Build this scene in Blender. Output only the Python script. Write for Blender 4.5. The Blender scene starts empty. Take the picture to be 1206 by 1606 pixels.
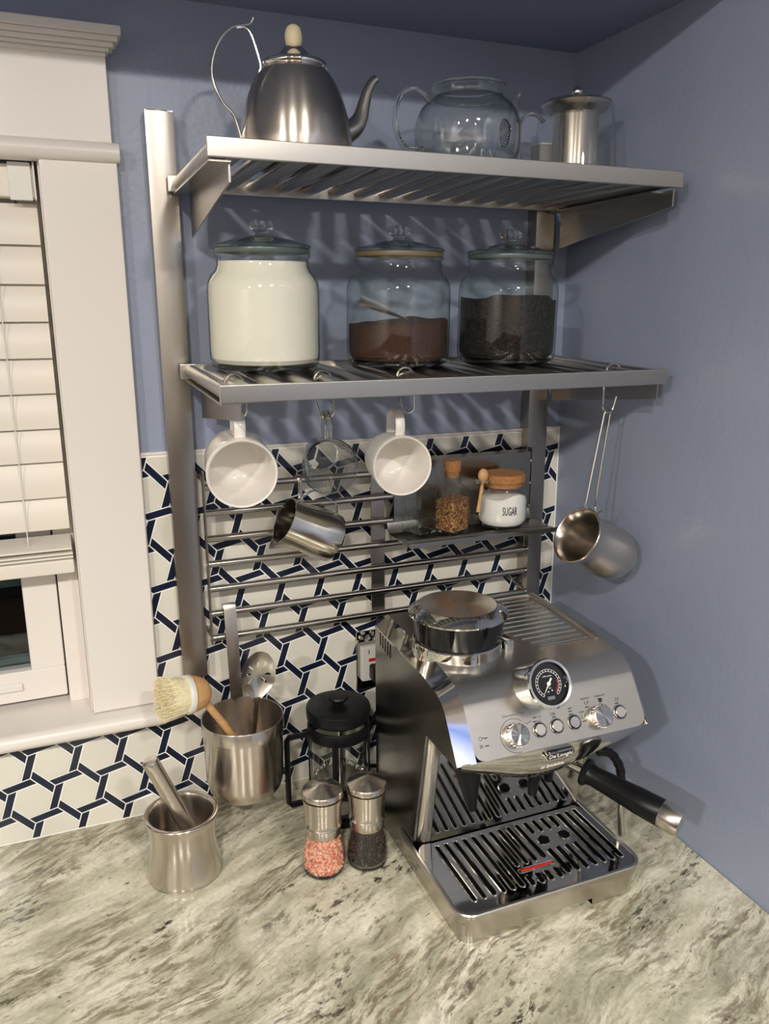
import bpy, bmesh, math, random
from mathutils import Matrix, Vector
random.seed(7)
PI = math.pi
SC = bpy.context.scene
COL = SC.collection

# ------------------------------------------------------------------ camera
cd = bpy.data.cameras.new('camera')
cam = bpy.data.objects.new('camera', cd)
COL.objects.link(cam)
cd.sensor_fit = 'VERTICAL'; cd.sensor_height = 36; cd.sensor_width = 27
cd.lens = 1256.5 / 1606 * 36
cd.clip_start = 0.02
_R = ((0.927132, -0.37472393, -0.00286982), (-0.09374385, -0.22451018, -0.9699522), (0.36282, 0.89954275, -0.24327864))
cam.matrix_world = Matrix(((_R[0][0], -_R[1][0], -_R[2][0], -0.80769838),
                           (_R[0][1], -_R[1][1], -_R[2][1], -1.18611846),
                           (_R[0][2], -_R[1][2], -_R[2][2], 0.77470826),
                           (0, 0, 0, 1)))
SC.camera = cam

# ------------------------------------------------------------------ world (night outside the window)
w = bpy.data.worlds.new('night'); SC.world = w; w.use_nodes = True
w.node_tree.nodes['Background'].inputs[0].default_value = (0.015, 0.045, 0.11, 1)
w.node_tree.nodes['Background'].inputs[1].default_value = 0.6

# ------------------------------------------------------------------ ceiling lamps of the room
def disk_light(x, y, z, size, power, col=(1.0, 0.935, 0.845), aim=None):
    l = bpy.data.lights.new('ceiling_lamp', 'AREA'); l.shape = 'DISK'; l.size = size; l.energy = power; l.color = col
    o = bpy.data.objects.new('ceiling_lamp', l); COL.objects.link(o); o.location = (x, y, z)
    if aim:
        d = Vector(aim) - Vector((x, y, z)); o.rotation_euler = d.to_track_quat('-Z', 'Y').to_euler()
    return o
disk_light(-0.42, -2.0, 1.545, 0.13, 23)
disk_light(-1.25, -2.0, 1.545, 0.13, 36)
disk_light(-2.3, -2.1, 1.545, 0.13, 54)
disk_light(-0.9, -3.3, 1.545, 0.13, 9)
# added blue light, out of view, for the blue reflections in polished steel
l = bpy.data.lights.new('blue_reflection_light', 'AREA'); l.shape = 'RECTANGLE'; l.size = 0.8; l.size_y = 0.5; l.energy = 1.3; l.color = (0.16, 0.36, 1.0)
o = bpy.data.objects.new('blue_reflection_light', l); COL.objects.link(o); o.location = (-2.95, -2.15, 1.25)
o.rotation_euler = Vector((1, 0.6, -.30)).to_track_quat('-Z', 'Z').to_euler()

SC.view_settings.view_transform = 'Standard'
SC.view_settings.look = 'None'
SC.view_settings.gamma = 1
SC.view_settings.use_curve_mapping = False
SC.view_settings.exposure = -0.04

# ================================================================== materials
def nmat(name):
    m = bpy.data.materials.new(name); m.use_nodes = True
    nt = m.node_tree; return m, nt, nt.nodes['Principled BSDF'], nt.nodes, nt.links
def srgb(r, g, b):
    f = lambda c: (c / 255 / 12.92) if c / 255 <= 0.04045 else ((c / 255 + 0.055) / 1.055) ** 2.4
    return (f(r), f(g), f(b), 1)
def plain(name, col, rough=0.5, metal=0.0, bump=0, bscale=60, var=0, spec=0.5, coat=0, aniso=0, stretch=None):
    m, nt, p, N, L = nmat(name)
    p.inputs['Base Color'].default_value = col if len(col) == 4 else (*col, 1)
    p.inputs['Roughness'].default_value = rough; p.inputs['Metallic'].default_value = metal
    p.inputs['Specular IOR Level'].default_value = spec; p.inputs['Coat Weight'].default_value = coat
    p.inputs['Anisotropic'].default_value = aniso
    if bump or var:
        tc = N.new('ShaderNodeTexCoord'); mp = N.new('ShaderNodeMapping'); L.new(tc.outputs['Object'], mp.inputs[0])
        if stretch: mp.inputs['Scale'].default_value = stretch
        n = N.new('ShaderNodeTexNoise'); n.inputs['Scale'].default_value = bscale; n.inputs['Detail'].default_value = 5
        L.new(mp.outputs[0], n.inputs['Vector'])
        if bump:
            b = N.new('ShaderNodeBump'); b.inputs['Strength'].default_value = bump; b.inputs['Distance'].default_value = 0.002
            L.new(n.outputs[0], b.inputs['Height']); L.new(b.outputs[0], p.inputs['Normal'])
        if var:
            mx = N.new('ShaderNodeMix'); mx.data_type = 'RGBA'; mx.blend_type = 'MULTIPLY'
            mx.inputs['Factor'].default_value = 1
            r = N.new('ShaderNodeMapRange'); L.new(n.outputs[0], r.inputs[0])
            r.inputs[1].default_value = .3; r.inputs[2].default_value = .7
            r.inputs[3].default_value = 1 - var; r.inputs[4].default_value = 1 + var * .4
            mx.inputs[6].default_value = p.inputs['Base Color'].default_value
            L.new(r.outputs[0], mx.inputs[7]); L.new(mx.outputs[2], p.inputs['Base Color'])
    return m
def brushed(name, col=(0.60, 0.57, 0.52), rough=0.30, stretch=(1, 1, 1), scale=400, amt=0.12, bump=0.03, tan=None, aniso=0.0):
    amt *= .3; scale *= 2.2; bump *= .12; col = tuple(min(1, c * .86) for c in col)
    m, nt, p, N, L = nmat(name)
    p.inputs['Base Color'].default_value = (*col, 1); p.inputs['Metallic'].default_value = 1
    tc = N.new('ShaderNodeTexCoord'); mp = N.new('ShaderNodeMapping'); mp.inputs['Scale'].default_value = stretch
    L.new(tc.outputs['Object'], mp.inputs[0])
    n = N.new('ShaderNodeTexNoise'); n.inputs['Scale'].default_value = scale; n.inputs['Detail'].default_value = 3
    L.new(mp.outputs[0], n.inputs['Vector'])
    r = N.new('ShaderNodeMapRange'); r.inputs[3].default_value = rough - amt * .5; r.inputs[4].default_value = rough + amt * .5
    L.new(n.outputs[0], r.inputs[0]); L.new(r.outputs[0], p.inputs['Roughness'])
    if tan == 'radial':
        t = N.new('ShaderNodeTangent'); t.direction_type = 'RADIAL'; t.axis = 'Z'; L.new(t.outputs[0], p.inputs['Tangent'])
    elif tan:
        t = N.new('ShaderNodeCombineXYZ')
        for k in range(3): t.inputs[k].default_value = tan[k]
        L.new(t.outputs[0], p.inputs['Tangent'])
    p.inputs['Anisotropic'].default_value = aniso; p.inputs['Anisotropic Rotation'].default_value = .25
    return m
def thin_glass(name, tint=(0.975, 0.99, 0.985), edge=(0.66, 0.74, 0.71), refl=1.0, rough=0.02):
    m = bpy.data.materials.new(name); m.use_nodes = True; nt = m.node_tree; N = nt.nodes; L = nt.links
    N.clear(); out = N.new('ShaderNodeOutputMaterial')
    tr = N.new('ShaderNodeBsdfTransparent'); gl = N.new('ShaderNodeBsdfGlossy'); gl.inputs['Roughness'].default_value = rough
    lw = N.new('ShaderNodeLayerWeight'); lw.inputs['Blend'].default_value = 0.5
    def powr(e, k, add):
        q = N.new('ShaderNodeMath'); q.operation = 'POWER'; q.inputs[1].default_value = e; L.new(lw.outputs['Facing'], q.inputs[0])
        t = N.new('ShaderNodeMath'); t.operation = 'MULTIPLY_ADD'; t.inputs[1].default_value = k; t.inputs[2].default_value = add; L.new(q.outputs[0], t.inputs[0]); return t
    mx = N.new('ShaderNodeMix'); mx.data_type = 'RGBA'; mx.inputs[6].default_value = (*tint, 1); mx.inputs[7].default_value = (*edge, 1)
    L.new(powr(4, 1, 0).outputs[0], mx.inputs['Factor']); L.new(mx.outputs[2], tr.inputs[0])
    ml = powr(5, .75 * refl, .05 * refl)
    ms = N.new('ShaderNodeMixShader'); L.new(ml.outputs[0], ms.inputs[0]); L.new(tr.outputs[0], ms.inputs[1]); L.new(gl.outputs[0], ms.inputs[2])
    L.new(ms.outputs[0], out.inputs[0]); return m
def solid_glass(name, col=(0.96, 0.985, 0.975), rough=0.0):
    m, nt, p, N, L = nmat(name)
    p.inputs['Base Color'].default_value = (*col, 1); p.inputs['Roughness'].default_value = rough
    p.inputs['Transmission Weight'].default_value = 1; p.inputs['IOR'].default_value = 1.47
    return m
def ramp(N, stops):
    r = N.new('ShaderNodeValToRGB'); e = r.color_ramp.elements
    e[0].position = stops[0][0]; e[0].color = stops[0][1]; e[1].position = stops[-1][0]; e[1].color = stops[-1][1]
    for s in stops[1:-1]:
        q = e.new(s[0]); q.color = s[1]
    return r

def wall_paint():
    m, nt, p, N, L = nmat('blue_wall_paint')
    tc = N.new('ShaderNodeTexCoord')
    n1 = N.new('ShaderNodeTexNoise'); n1.inputs['Scale'].default_value = 3; n1.inputs['Detail'].default_value = 4; L.new(tc.outputs['Object'], n1.inputs[0])
    r = ramp(N, [(.3, srgb(145, 155, 178)), (.7, srgb(153, 163, 186))]); L.new(n1.outputs[0], r.inputs[0]); L.new(r.outputs[0], p.inputs['Base Color'])
    n2 = N.new('ShaderNodeTexNoise'); n2.inputs['Scale'].default_value = 130; n2.inputs['Detail'].default_value = 3; L.new(tc.outputs['Object'], n2.inputs[0])
    n3 = N.new('ShaderNodeTexNoise'); n3.inputs['Scale'].default_value = 18; n3.inputs['Detail'].default_value = 3; L.new(tc.outputs['Object'], n3.inputs[0])
    ad = N.new('ShaderNodeMath'); ad.operation = 'MULTIPLY_ADD'; ad.inputs[1].default_value = 2.0; L.new(n3.outputs[0], ad.inputs[0]); L.new(n2.outputs[0], ad.inputs[2])
    b = N.new('ShaderNodeBump'); b.inputs['Strength'].default_value = .35; b.inputs['Distance'].default_value = .0012
    L.new(ad.outputs[0], b.inputs['Height']); L.new(b.outputs[0], p.inputs['Normal'])
    p.inputs['Roughness'].default_value = .36
    return m
def granite():
    m, nt, p, N, L = nmat('veined_granite')
    tc = N.new('ShaderNodeTexCoord')
    rot = N.new('ShaderNodeMapping'); rot.inputs['Rotation'].default_value = (0, 0, -.42); L.new(tc.outputs['Object'], rot.inputs[0])
    def warp(src, scale, amt):
        wv = N.new('ShaderNodeTexNoise'); wv.inputs['Scale'].default_value = scale; wv.inputs['Detail'].default_value = 4; L.new(src.outputs[0], wv.inputs[0])
        sub = N.new('ShaderNodeVectorMath'); sub.operation = 'SUBTRACT'; sub.inputs[1].default_value = (.5, .5, .5); L.new(wv.outputs['Color'], sub.inputs[0])
        sc = N.new('ShaderNodeVectorMath'); sc.operation = 'SCALE'; sc.inputs['Scale'].default_value = amt; L.new(sub.outputs[0], sc.inputs[0])
        ad = N.new('ShaderNodeVectorMath'); ad.operation = 'ADD'; L.new(src.outputs[0], ad.inputs[0]); L.new(sc.outputs[0], ad.inputs[1]); return ad
    w1 = warp(rot, 3.5, .10); w2 = warp(w1, 22, .014)
    def st(s, scale, det=8, rough=.6, off=0, src=w2):
        mp = N.new('ShaderNodeMapping'); mp.inputs['Scale'].default_value = s; mp.inputs['Location'].default_value = (off, off * .7, 0); L.new(src.outputs[0], mp.inputs[0])
        n = N.new('ShaderNodeTexNoise'); n.inputs['Scale'].default_value = scale; n.inputs['Detail'].default_value = det
        n.inputs['Roughness'].default_value = rough; L.new(mp.outputs[0], n.inputs[0]); return n
    def mix(f, a, bcol, blend='MIX'):
        mx = N.new('ShaderNodeMix'); mx.data_type = 'RGBA'; mx.blend_type = blend
        if isinstance(f, float): mx.inputs['Factor'].default_value = f
        else: L.new(f, mx.inputs['Factor'])
        L.new(a, mx.inputs[6])
        if isinstance(bcol, tuple): mx.inputs[7].default_value = bcol
        else: L.new(bcol, mx.inputs[7])
        return mx.outputs[2]
    def rm(n, stops):
        r = ramp(N, [(q, (c, c, c, 1)) for q, c in stops]); L.new(n.outputs[0], r.inputs[0]); return r.outputs[0]
    def mul(a, b_):
        q = N.new('ShaderNodeMath'); q.operation = 'MULTIPLY'; L.new(a, q.inputs[0]); L.new(b_, q.inputs[1]); return q.outputs[0]
    base = st((1, 3.4, 1), 7, 10, .62)
    r1 = ramp(N, [(.34, srgb(172, 172, 150)), (.46, srgb(206, 202, 180)), (.56, srgb(226, 221, 202)), (.68, srgb(236, 231, 214))]); L.new(base.outputs[0], r1.inputs[0])
    c = r1.outputs[0]
    # grey-green veils
    c = mix(rm(st((1, 3.8, 1), 6.0, 10, .66, 3.1), [(.50, 0), (.58, .55), (.72, .85)]), c, srgb(158, 158, 138))
    # brown-grey fine streaks inside broad bands
    band = rm(st((1, 2.6, 1), 4.0, 6, .6, 7.7), [(.44, 0), (.58, 1)])
    fine = rm(st((1, 4.6, 1), 24, 10, .72, 1.3), [(.46, 0), (.56, .8), (.66, 1)])
    c = mix(mul(band, fine), c, srgb(132, 120, 100))
    # dark mineral flecks
    band2 = rm(st((1, 3.0, 1), 3.6, 6, .6, 12.4), [(.50, 0), (.62, 1)])
    fleck = rm(st((1, 2.4, 1), 52, 8, .66, 5.2), [(.52, 0), (.60, 1)])
    c = mix(mul(band2, fleck), c, srgb(66, 60, 50))
    fleck2 = rm(st((1, 2.0, 1), 75, 6, .6, 9.9), [(.62, 0), (.70, .9)])
    c = mix(fleck2, c, srgb(104, 96, 82))
    sp = st((1, 1, 1), 160, 4, .6, 0, rot); rs = ramp(N, [(.3, (.84, .84, .82, 1)), (.65, (1.05, 1.05, 1.05, 1))]); L.new(sp.outputs[0], rs.inputs[0])
    c = mix(1.0, c, rs.outputs[0], 'MULTIPLY')
    L.new(c, p.inputs['Base Color']); p.inputs['Roughness'].default_value = .14
    return m
def granule(name, cols, scale=180, rough=.6, bump=.8, dist=.004):
    m, nt, p, N, L = nmat(name)
    tc = N.new('ShaderNodeTexCoord'); v = N.new('ShaderNodeTexVoronoi'); v.inputs['Scale'].default_value = scale; L.new(tc.outputs['Object'], v.inputs[0])
    r = ramp(N, cols); sx = N.new('ShaderNodeSeparateColor'); L.new(v.outputs['Color'], sx.inputs[0]); L.new(sx.outputs[0], r.inputs[0]); L.new(r.outputs[0], p.inputs['Base Color'])
    b = N.new('ShaderNodeBump'); b.invert = True; b.inputs['Strength'].default_value = bump; b.inputs['Distance'].default_value = dist
    L.new(v.outputs['Distance'], b.inputs['Height']); L.new(b.outputs[0], p.inputs['Normal']); p.inputs['Roughness'].default_value = rough
    return m

M = {}
M['paint'] = wall_paint()
M['ceil'] = plain('ceiling_paint', srgb(140, 150, 178), .7, bump=.1)
M['room'] = plain('room_paint', (0.60, 0.57, 0.52), .8)
M['reflection_panel'] = plain('dark_reflection_panel', (0.05, 0.035, 0.025), .5)
M['roomceil'] = plain('room_ceiling', (0.62, 0.58, 0.50), .8)
M['floorm'] = plain('wood_floor', (0.10, 0.06, 0.035), .4, bump=.2, stretch=(1, 12, 1), bscale=8, var=.4)
M['trim'] = plain('white_trim_paint', srgb(228, 222, 216), .32, bump=.06, bscale=90)
M['blind'] = plain('blind_slat', srgb(226, 219, 208), .4)
M['grout'] = plain('white_grout', srgb(244, 244, 240), .6)
M['hex'] = plain('cream_glass_tile', srgb(222, 219, 208), .13, var=.06, bscale=6, coat=.3)
M['navy'] = plain('navy_glass_tile', srgb(26, 34, 55), .16, var=.25, bscale=40)
M['granite'] = granite()
M['cab'] = plain('cabinet_white', srgb(220, 215, 205), .4)
M['steel_z'] = brushed('brushed_steel_upright', (0.50, 0.46, 0.42), .30, (1, 1, .02), 500, .15)
M['steel_x'] = brushed('brushed_steel_shelf', (0.60, 0.57, 0.52), .34, (.02, 1, 1), 500, .15)
M['steel_y'] = brushed('brushed_steel_slat', (0.58, 0.55, 0.50), .28, (1, .02, 1), 500, .12)
M['rod'] = brushed('polished_rod', (0.62, 0.58, 0.52), .20, (.02, 1, 1), 400, .08)
M['kettle'] = brushed('kettle_steel', (0.72, 0.66, 0.59), .25, (.4, .4, 3), 120, .12, .02, 'radial', .75)
M['spoutm'] = brushed('spout_steel', (0.62, 0.58, 0.53), .24)
M['satin'] = brushed('satin_steel', (0.76, 0.70, 0.63), .24, (.3, .3, 6), 160, .14, .03, 'radial', .75)
M['satin_flat'] = brushed('satin_flat_steel', (0.70, 0.66, 0.60), .26)
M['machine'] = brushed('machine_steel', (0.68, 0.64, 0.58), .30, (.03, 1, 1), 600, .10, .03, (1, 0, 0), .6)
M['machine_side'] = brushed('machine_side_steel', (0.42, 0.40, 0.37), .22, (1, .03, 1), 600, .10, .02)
M['chrome'] = plain('chrome', (0.74, 0.73, 0.71), .045, 1.0)
M['mirror'] = plain('polished_steel', (0.50, 0.49, 0.47), .06, 1.0)
M['pitcherm'] = brushed('pitcher_steel', (0.80, 0.77, 0.70), .16, (1, 1, .03), 300, .2, .06, 'radial', .7)
M['wire'] = plain('steel_wire', (0.62, 0.60, 0.56), .16, 1.0)
M['darkmetal'] = plain('dark_chrome', (0.10, 0.10, 0.11), .10, 1.0)
M['black'] = plain('black_plastic', (0.006, 0.006, 0.007), .34, spec=.22)
M['blackgloss'] = plain('black_gloss', (0.008, 0.008, 0.010), .08)
M['ink'] = plain('printed_ink', (0.02, 0.02, 0.02), .5)
M['white_ink'] = plain('white_ink', (0.85, 0.85, 0.83), .4)
M['red'] = plain('red_plastic', (0.55, 0.02, 0.015), .3)
M['dkred'] = plain('dark_red_ink', (0.22, 0.02, 0.04), .4)
M['jar'] = thin_glass('jar_glass', (0.96, 0.98, 0.97), (0.36, 0.44, 0.41), 1.0)
M['lidg'] = thin_glass('jar_lid_glass', (0.80, 0.87, 0.84), (0.45, 0.53, 0.50), 1.6, .04)
M['cupg'] = thin_glass('cup_glass', (0.99, 0.995, 0.99), (0.74, 0.77, 0.75), 1.9)
M['clear'] = thin_glass('clear_glass', (0.975, 0.985, 0.98), (0.60, 0.65, 0.64), 1.4)
M['glass'] = solid_glass('solid_glass')
M['glassg'] = solid_glass('green_tinged_glass', (0.90, 0.96, 0.93))
M['seal_clear'] = plain('clear_seal', srgb(84, 98, 94), .3)
M['seal_tan'] = plain('tan_seal', srgb(116, 102, 74), .4)
M['ceramic'] = plain('white_ceramic', srgb(236, 231, 224), .12, coat=.5)
M['flour'] = plain('white_powder', srgb(240, 234, 220), .9, bump=.3, bscale=200)
M['cocoa'] = plain('ground_coffee', srgb(68, 40, 28), .9, bump=.9, bscale=260, var=.35)
M['beans'] = granule('dark_loose_tea', [(.0, srgb(10, 8, 8)), (.5, srgb(24, 18, 16)), (1, srgb(50, 38, 32))], 320, .9, .9, .003)
M['sugar'] = plain('sugar', srgb(240, 238, 234), .8, bump=.6, bscale=500)
M['spice'] = granule('spice_flakes', [(.0, srgb(70, 40, 20)), (.5, srgb(140, 88, 46)), (1, srgb(196, 150, 96))], 420, .7, .9, .002)
M['salt'] = granule('pink_salt_crystals', [(.0, srgb(214, 110, 84)), (.4, srgb(232, 160, 136)), (.75, srgb(232, 176, 152)), (1, srgb(242, 206, 188))], 230, .25, .9, .004)
M['saltA'] = plain('pink_salt_pale', srgb(234, 172, 146), .3)
M['saltB'] = plain('pink_salt_deep', srgb(216, 120, 92), .25)
M['pepper'] = plain('peppercorn', srgb(58, 44, 36), .55, bump=.8, bscale=500, var=.5)
M['pepcore'] = plain('pepper_core', srgb(28, 20, 16), .8)
M['cork'] = plain('cork', srgb(178, 124, 74), .85, bump=.6, bscale=240, var=.35)
M['wood'] = plain('light_wood', srgb(206, 160, 108), .5, bump=.15, bscale=30, stretch=(1, 1, 6), var=.15)
M['woodpale'] = plain('pale_wood_knob', srgb(222, 208, 170), .5, var=.12, bscale=40)
M['bristle'] = plain('natural_bristle', srgb(236, 224, 184), .8, bump=.3, bscale=300, var=.2)
M['whiteplastic'] = plain('white_plastic', srgb(222, 220, 214), .35)
M['glasspane'] = thin_glass('window_glass', (0.80, 0.86, 0.88), (0.5, 0.6, 0.6), 1.0, .01)
M['grass'] = plain('dark_grass', (0.03, 0.05, 0.03), .9, bump=.5, bscale=20, var=.6)
M['greenrail'] = plain('outside_rail', (0.10, 0.15, 0.14), .7)
M['outdoor'] = plain('dark_hedge', (0.010, 0.02, 0.025), .9, bump=.6, bscale=18, var=.7)

# ================================================================== geometry helpers
class G:
    def __init__(s): s.v = []; s.f = []; s.m = []; s.bev = False
    def add(s, v, f, mi=0):
        n = len(s.v); s.v += [tuple(p) for p in v]; s.f += [tuple(i + n for i in q) for q in f]; s.m += [mi] * len(f); return s
    def box(s, x0, x1, y0, y1, z0, z1, b=0, mi=0):
        if b <= 0:
            v = [(x, y, z) for z in (z0, z1) for y in (y0, y1) for x in (x0, x1)]
            return s.add(v, [(0, 2, 3, 1), (4, 5, 7, 6), (0, 1, 5, 4), (2, 6, 7, 3), (0, 4, 6, 2), (1, 3, 7, 5)], mi)
        s.bev = True
        bm = bmesh.new(); bmesh.ops.create_cube(bm, size=1)
        for q in bm.verts: q.co = Vector(((x0 + x1) / 2 + q.co.x * (x1 - x0), (y0 + y1) / 2 + q.co.y * (y1 - y0), (z0 + z1) / 2 + q.co.z * (z1 - z0)))
        bmesh.ops.bevel(bm, geom=bm.edges[:], offset=b, segments=2, affect='EDGES', profile=.5)
        s.bm(bm, mi); return s
    def bm(s, bm, mi=0):
        bm.verts.ensure_lookup_table(); bm.verts.index_update()
        s.add([q.co[:] for q in bm.verts], [[q.index for q in f.verts] for f in bm.faces], mi); bm.free(); return s
    def tube(s, pts, r, n=10, closed=False, mi=0, flat=None):
        P = [Vector(p) for p in pts]; K = len(P); rs = list(r) if isinstance(r, list) else [r] * K
        if len(rs) != K: 
            src = rs; rs = []
            for i in range(K):
                t = i * (len(src) - 1) / (K - 1); a = min(int(t), len(src) - 2) if len(src) > 1 else 0; w_ = t - a
                p_, q_ = src[a], src[min(a + 1, len(src) - 1)]
                rs.append(tuple(m + (n_ - m) * w_ for m, n_ in zip(p_, q_)) if isinstance(p_, tuple) else p_ + (q_ - p_) * w_)
        T = []
        for i in range(K):
            a = P[(i - 1) % K] if (closed or i > 0) else P[i]; b = P[(i + 1) % K] if (closed or i < K - 1) else P[i]
            T.append((b - a).normalized())
        u = T[0].orthogonal().normalized(); fr = []
        if flat is not None:
            u = (Vector(flat) - T[0] * T[0].dot(Vector(flat))).normalized()
        for i in range(K):
            u = (u - T[i] * u.dot(T[i])); u = u.normalized() if u.length > 1e-9 else T[i].orthogonal().normalized()
            fr.append((u.copy(), T[i].cross(u)))
        v = []
        for i in range(K):
            rr = rs[i]; ra, rb = rr if isinstance(rr, tuple) else (rr, rr)
            for k in range(n):
                a = 2 * PI * k / n + PI / n
                v.append(P[i] + fr[i][0] * math.cos(a) * ra + fr[i][1] * math.sin(a) * rb)
        f = []
        for i in range(K if closed else K - 1):
            j = (i + 1) % K
            for k in range(n):
                l = (k + 1) % n; f.append((i * n + k, i * n + l, j * n + l, j * n + k))
        if not closed:
            f.append(tuple(range(n - 1, -1, -1))); f.append(tuple(range((K - 1) * n, K * n)))
        return s.add(v, f, mi)
    def lathe(s, prof, n=48, c=(0, 0), mi=0, a0=0, a1=2 * PI):
        v = []; f = []; rings = []
        full = abs(a1 - a0 - 2 * PI) < 1e-6
        cnt = n if full else n + 1
        for r, z in prof:
            if r < 1e-6: rings.append([len(v)]); v.append((c[0], c[1], z))
            else:
                rings.append(list(range(len(v), len(v) + cnt)))
                for k in range(cnt):
                    a = a0 + (a1 - a0) * k / n; v.append((c[0] + r * math.cos(a), c[1] + r * math.sin(a), z))
        for A, B in zip(rings, rings[1:]):
            for k in range(n):
                l = (k + 1) % cnt if full else k + 1
                if len(A) == 1 and len(B) == 1: continue
                if len(A) == 1: f.append((A[0], B[l], B[k]))
                elif len(B) == 1: f.append((A[k], A[l], B[0]))
                else: f.append((A[k], A[l], B[l], B[k]))
        return s.add(v, f, mi)
    def sphere(s, c, r, n=16, sc=(1, 1, 1), mi=0):
        m = max(4, n // 2); t = G(); t.lathe([(max(0, r * math.sin(PI * i / m)) if 0 < i < m else 0, -r * math.cos(PI * i / m)) for i in range(m + 1)], n)
        return s.add([(p[0] * sc[0] + c[0], p[1] * sc[1] + c[1], p[2] * sc[2] + c[2]) for p in t.v], t.f, mi)
    def prism(s, poly, ax, h0, h1, mi=0):
        # poly 2D extruded along axis ax ('x': poly=(y,z); 'y': poly=(x,z); 'z': poly=(x,y))
        mk = {'x': lambda p, h: (h, p[0], p[1]), 'y': lambda p, h: (p[0], h, p[1]), 'z': lambda p, h: (p[0], p[1], h)}[ax]
        n = len(poly); v = [mk(p, h0) for p in poly] + [mk(p, h1) for p in poly]
        f = [tuple(range(n - 1, -1, -1)), tuple(range(n, 2 * n))] + [(i, (i + 1) % n, n + (i + 1) % n, n + i) for i in range(n)]
        return s.add(v, f, mi)
    def sheet(s, contour, ax, h0, h1, mi=0):
        # open contour extruded along an axis as a surface
        mk = {'x': lambda p, h: (h, p[0], p[1]), 'y': lambda p, h: (p[0], h, p[1]), 'z': lambda p, h: (p[0], p[1], h)}[ax]
        n = len(contour); v = [mk(p, h0) for p in contour] + [mk(p, h1) for p in contour]
        return s.add(v, [(i, i + 1, n + i + 1, n + i) for i in range(n - 1)], mi)
    def plate(s, outer, holes, z0, z1, mi=0):
        bm = bmesh.new(); E = []
        for loop in [outer] + holes:
            vs = [bm.verts.new((p[0], p[1], z1)) for p in loop]
            E += [bm.edges.new((vs[i], vs[(i + 1) % len(vs)])) for i in range(len(vs))]
        bmesh.ops.triangle_fill(bm, use_beauty=True, use_dissolve=False, edges=E)
        ex = bmesh.ops.extrude_face_region(bm, geom=bm.faces[:])
        for q in ex['geom']:
            if isinstance(q, bmesh.types.BMVert): q.co.z = z0
        bmesh.ops.recalc_face_normals(bm, faces=bm.faces[:]); return s.bm(bm, mi)
    def xf(s, m):
        s.v = [tuple(m @ Vector(p)) for p in s.v]; return s
    def move(s, d): return s.xf(Matrix.Translation(d))

def obj(name, g, mat, parent=None, loc=None, smooth=35, recalc=True, kind=None):
    me = bpy.data.meshes.new(name)
    v = g.v
    if loc is not None: v = [(p[0] - loc[0], p[1] - loc[1], p[2] - loc[2]) for p in v]
    me.from_pydata(v, [], g.f)
    ms = mat if isinstance(mat, (list, tuple)) else [mat]
    for m in ms: me.materials.append(M[m] if isinstance(m, str) else m)
    if len(ms) > 1: me.polygons.foreach_set('material_index', g.m)
    if recalc:
        bm = bmesh.new(); bm.from_mesh(me); bmesh.ops.recalc_face_normals(bm, faces=bm.faces[:]); bm.to_mesh(me); bm.free()
    if smooth:
        me.shade_smooth(); me.set_sharp_from_angle(angle=math.radians(smooth))
    me.update()
    o = bpy.data.objects.new(name, me); COL.objects.link(o)
    if smooth and g.bev:
        wm = o.modifiers.new('normals', 'WEIGHTED_NORMAL'); wm.keep_sharp = True; wm.weight = 100
    if parent is not None: o.parent = parent
    elif loc is not None: o.location = loc
    if kind: o['kind'] = kind
    return o
def thing(name, label, cat, loc=(0, 0, 0), rot=None, group=None):
    o = bpy.data.objects.new(name, None); COL.objects.link(o); o.location = loc; o.empty_display_size = .02
    if rot is not None: o.rotation_euler = rot
    o['label'] = label; o['category'] = cat
    if group: o['group'] = group
    return o
def tag(o, label, cat, group=None, kind=None):
    o['label'] = label; o['category'] = cat
    if group: o['group'] = group
    if kind: o['kind'] = kind
    return o
def struct(name, g, mat, parent=None, loc=None, **k):
    o = obj(name, g, mat, parent, loc, **k)
    if parent is None: o['kind'] = 'structure'
    return o
def axes(z, xh):   # euler whose local z is z and local x is near xh
    z = Vector(z).normalized(); x = Vector(xh); x = (x - z * x.dot(z)).normalized(); y = z.cross(x)
    return Matrix(((x.x, y.x, z.x), (x.y, y.y, z.y), (x.z, y.z, z.z)))
def copy_tree(o, parent=None):
    c = o.copy(); COL.objects.link(c)
    if parent is not None: c.parent = parent
    for ch in list(o.children): copy_tree(ch, c)
    return c
def arc(cx, cy, r, a0, a1, n=8):
    return [(cx + r * math.cos(a0 + (a1 - a0) * i / n), cy + r * math.sin(a0 + (a1 - a0) * i / n)) for i in range(n + 1)]
def rrect(x0, x1, y0, y1, r, n=6):
    return arc(x1 - r, y0 + r, r, -PI / 2, 0, n) + arc(x1 - r, y1 - r, r, 0, PI / 2, n) + arc(x0 + r, y1 - r, r, PI / 2, PI, n) + arc(x0 + r, y0 + r, r, PI, 1.5 * PI, n)
def smoothpath(pts, k=6, closed=False):
    P = [Vector(p) for p in pts]; n = len(P); out = []
    rng = n if closed else n - 1
    for i in range(rng):
        p0 = P[(i - 1) % n] if closed or i > 0 else P[0]; p1 = P[i]; p2 = P[(i + 1) % n]; p3 = P[(i + 2) % n] if closed or i < n - 2 else P[-1]
        for j in range(k):
            t = j / k
            out.append(0.5 * ((2 * p1) + (p2 - p0) * t + (2 * p0 - 5 * p1 + 4 * p2 - p3) * t * t + (3 * p1 - p0 - 3 * p2 + p3) * t ** 3))
    if not closed: out.append(P[-1])
    return out
def smooth2(prof, k=5):
    return [(max(0, p.x), p.y) for p in smoothpath([(a, b, 0) for a, b in prof], k)]
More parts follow.
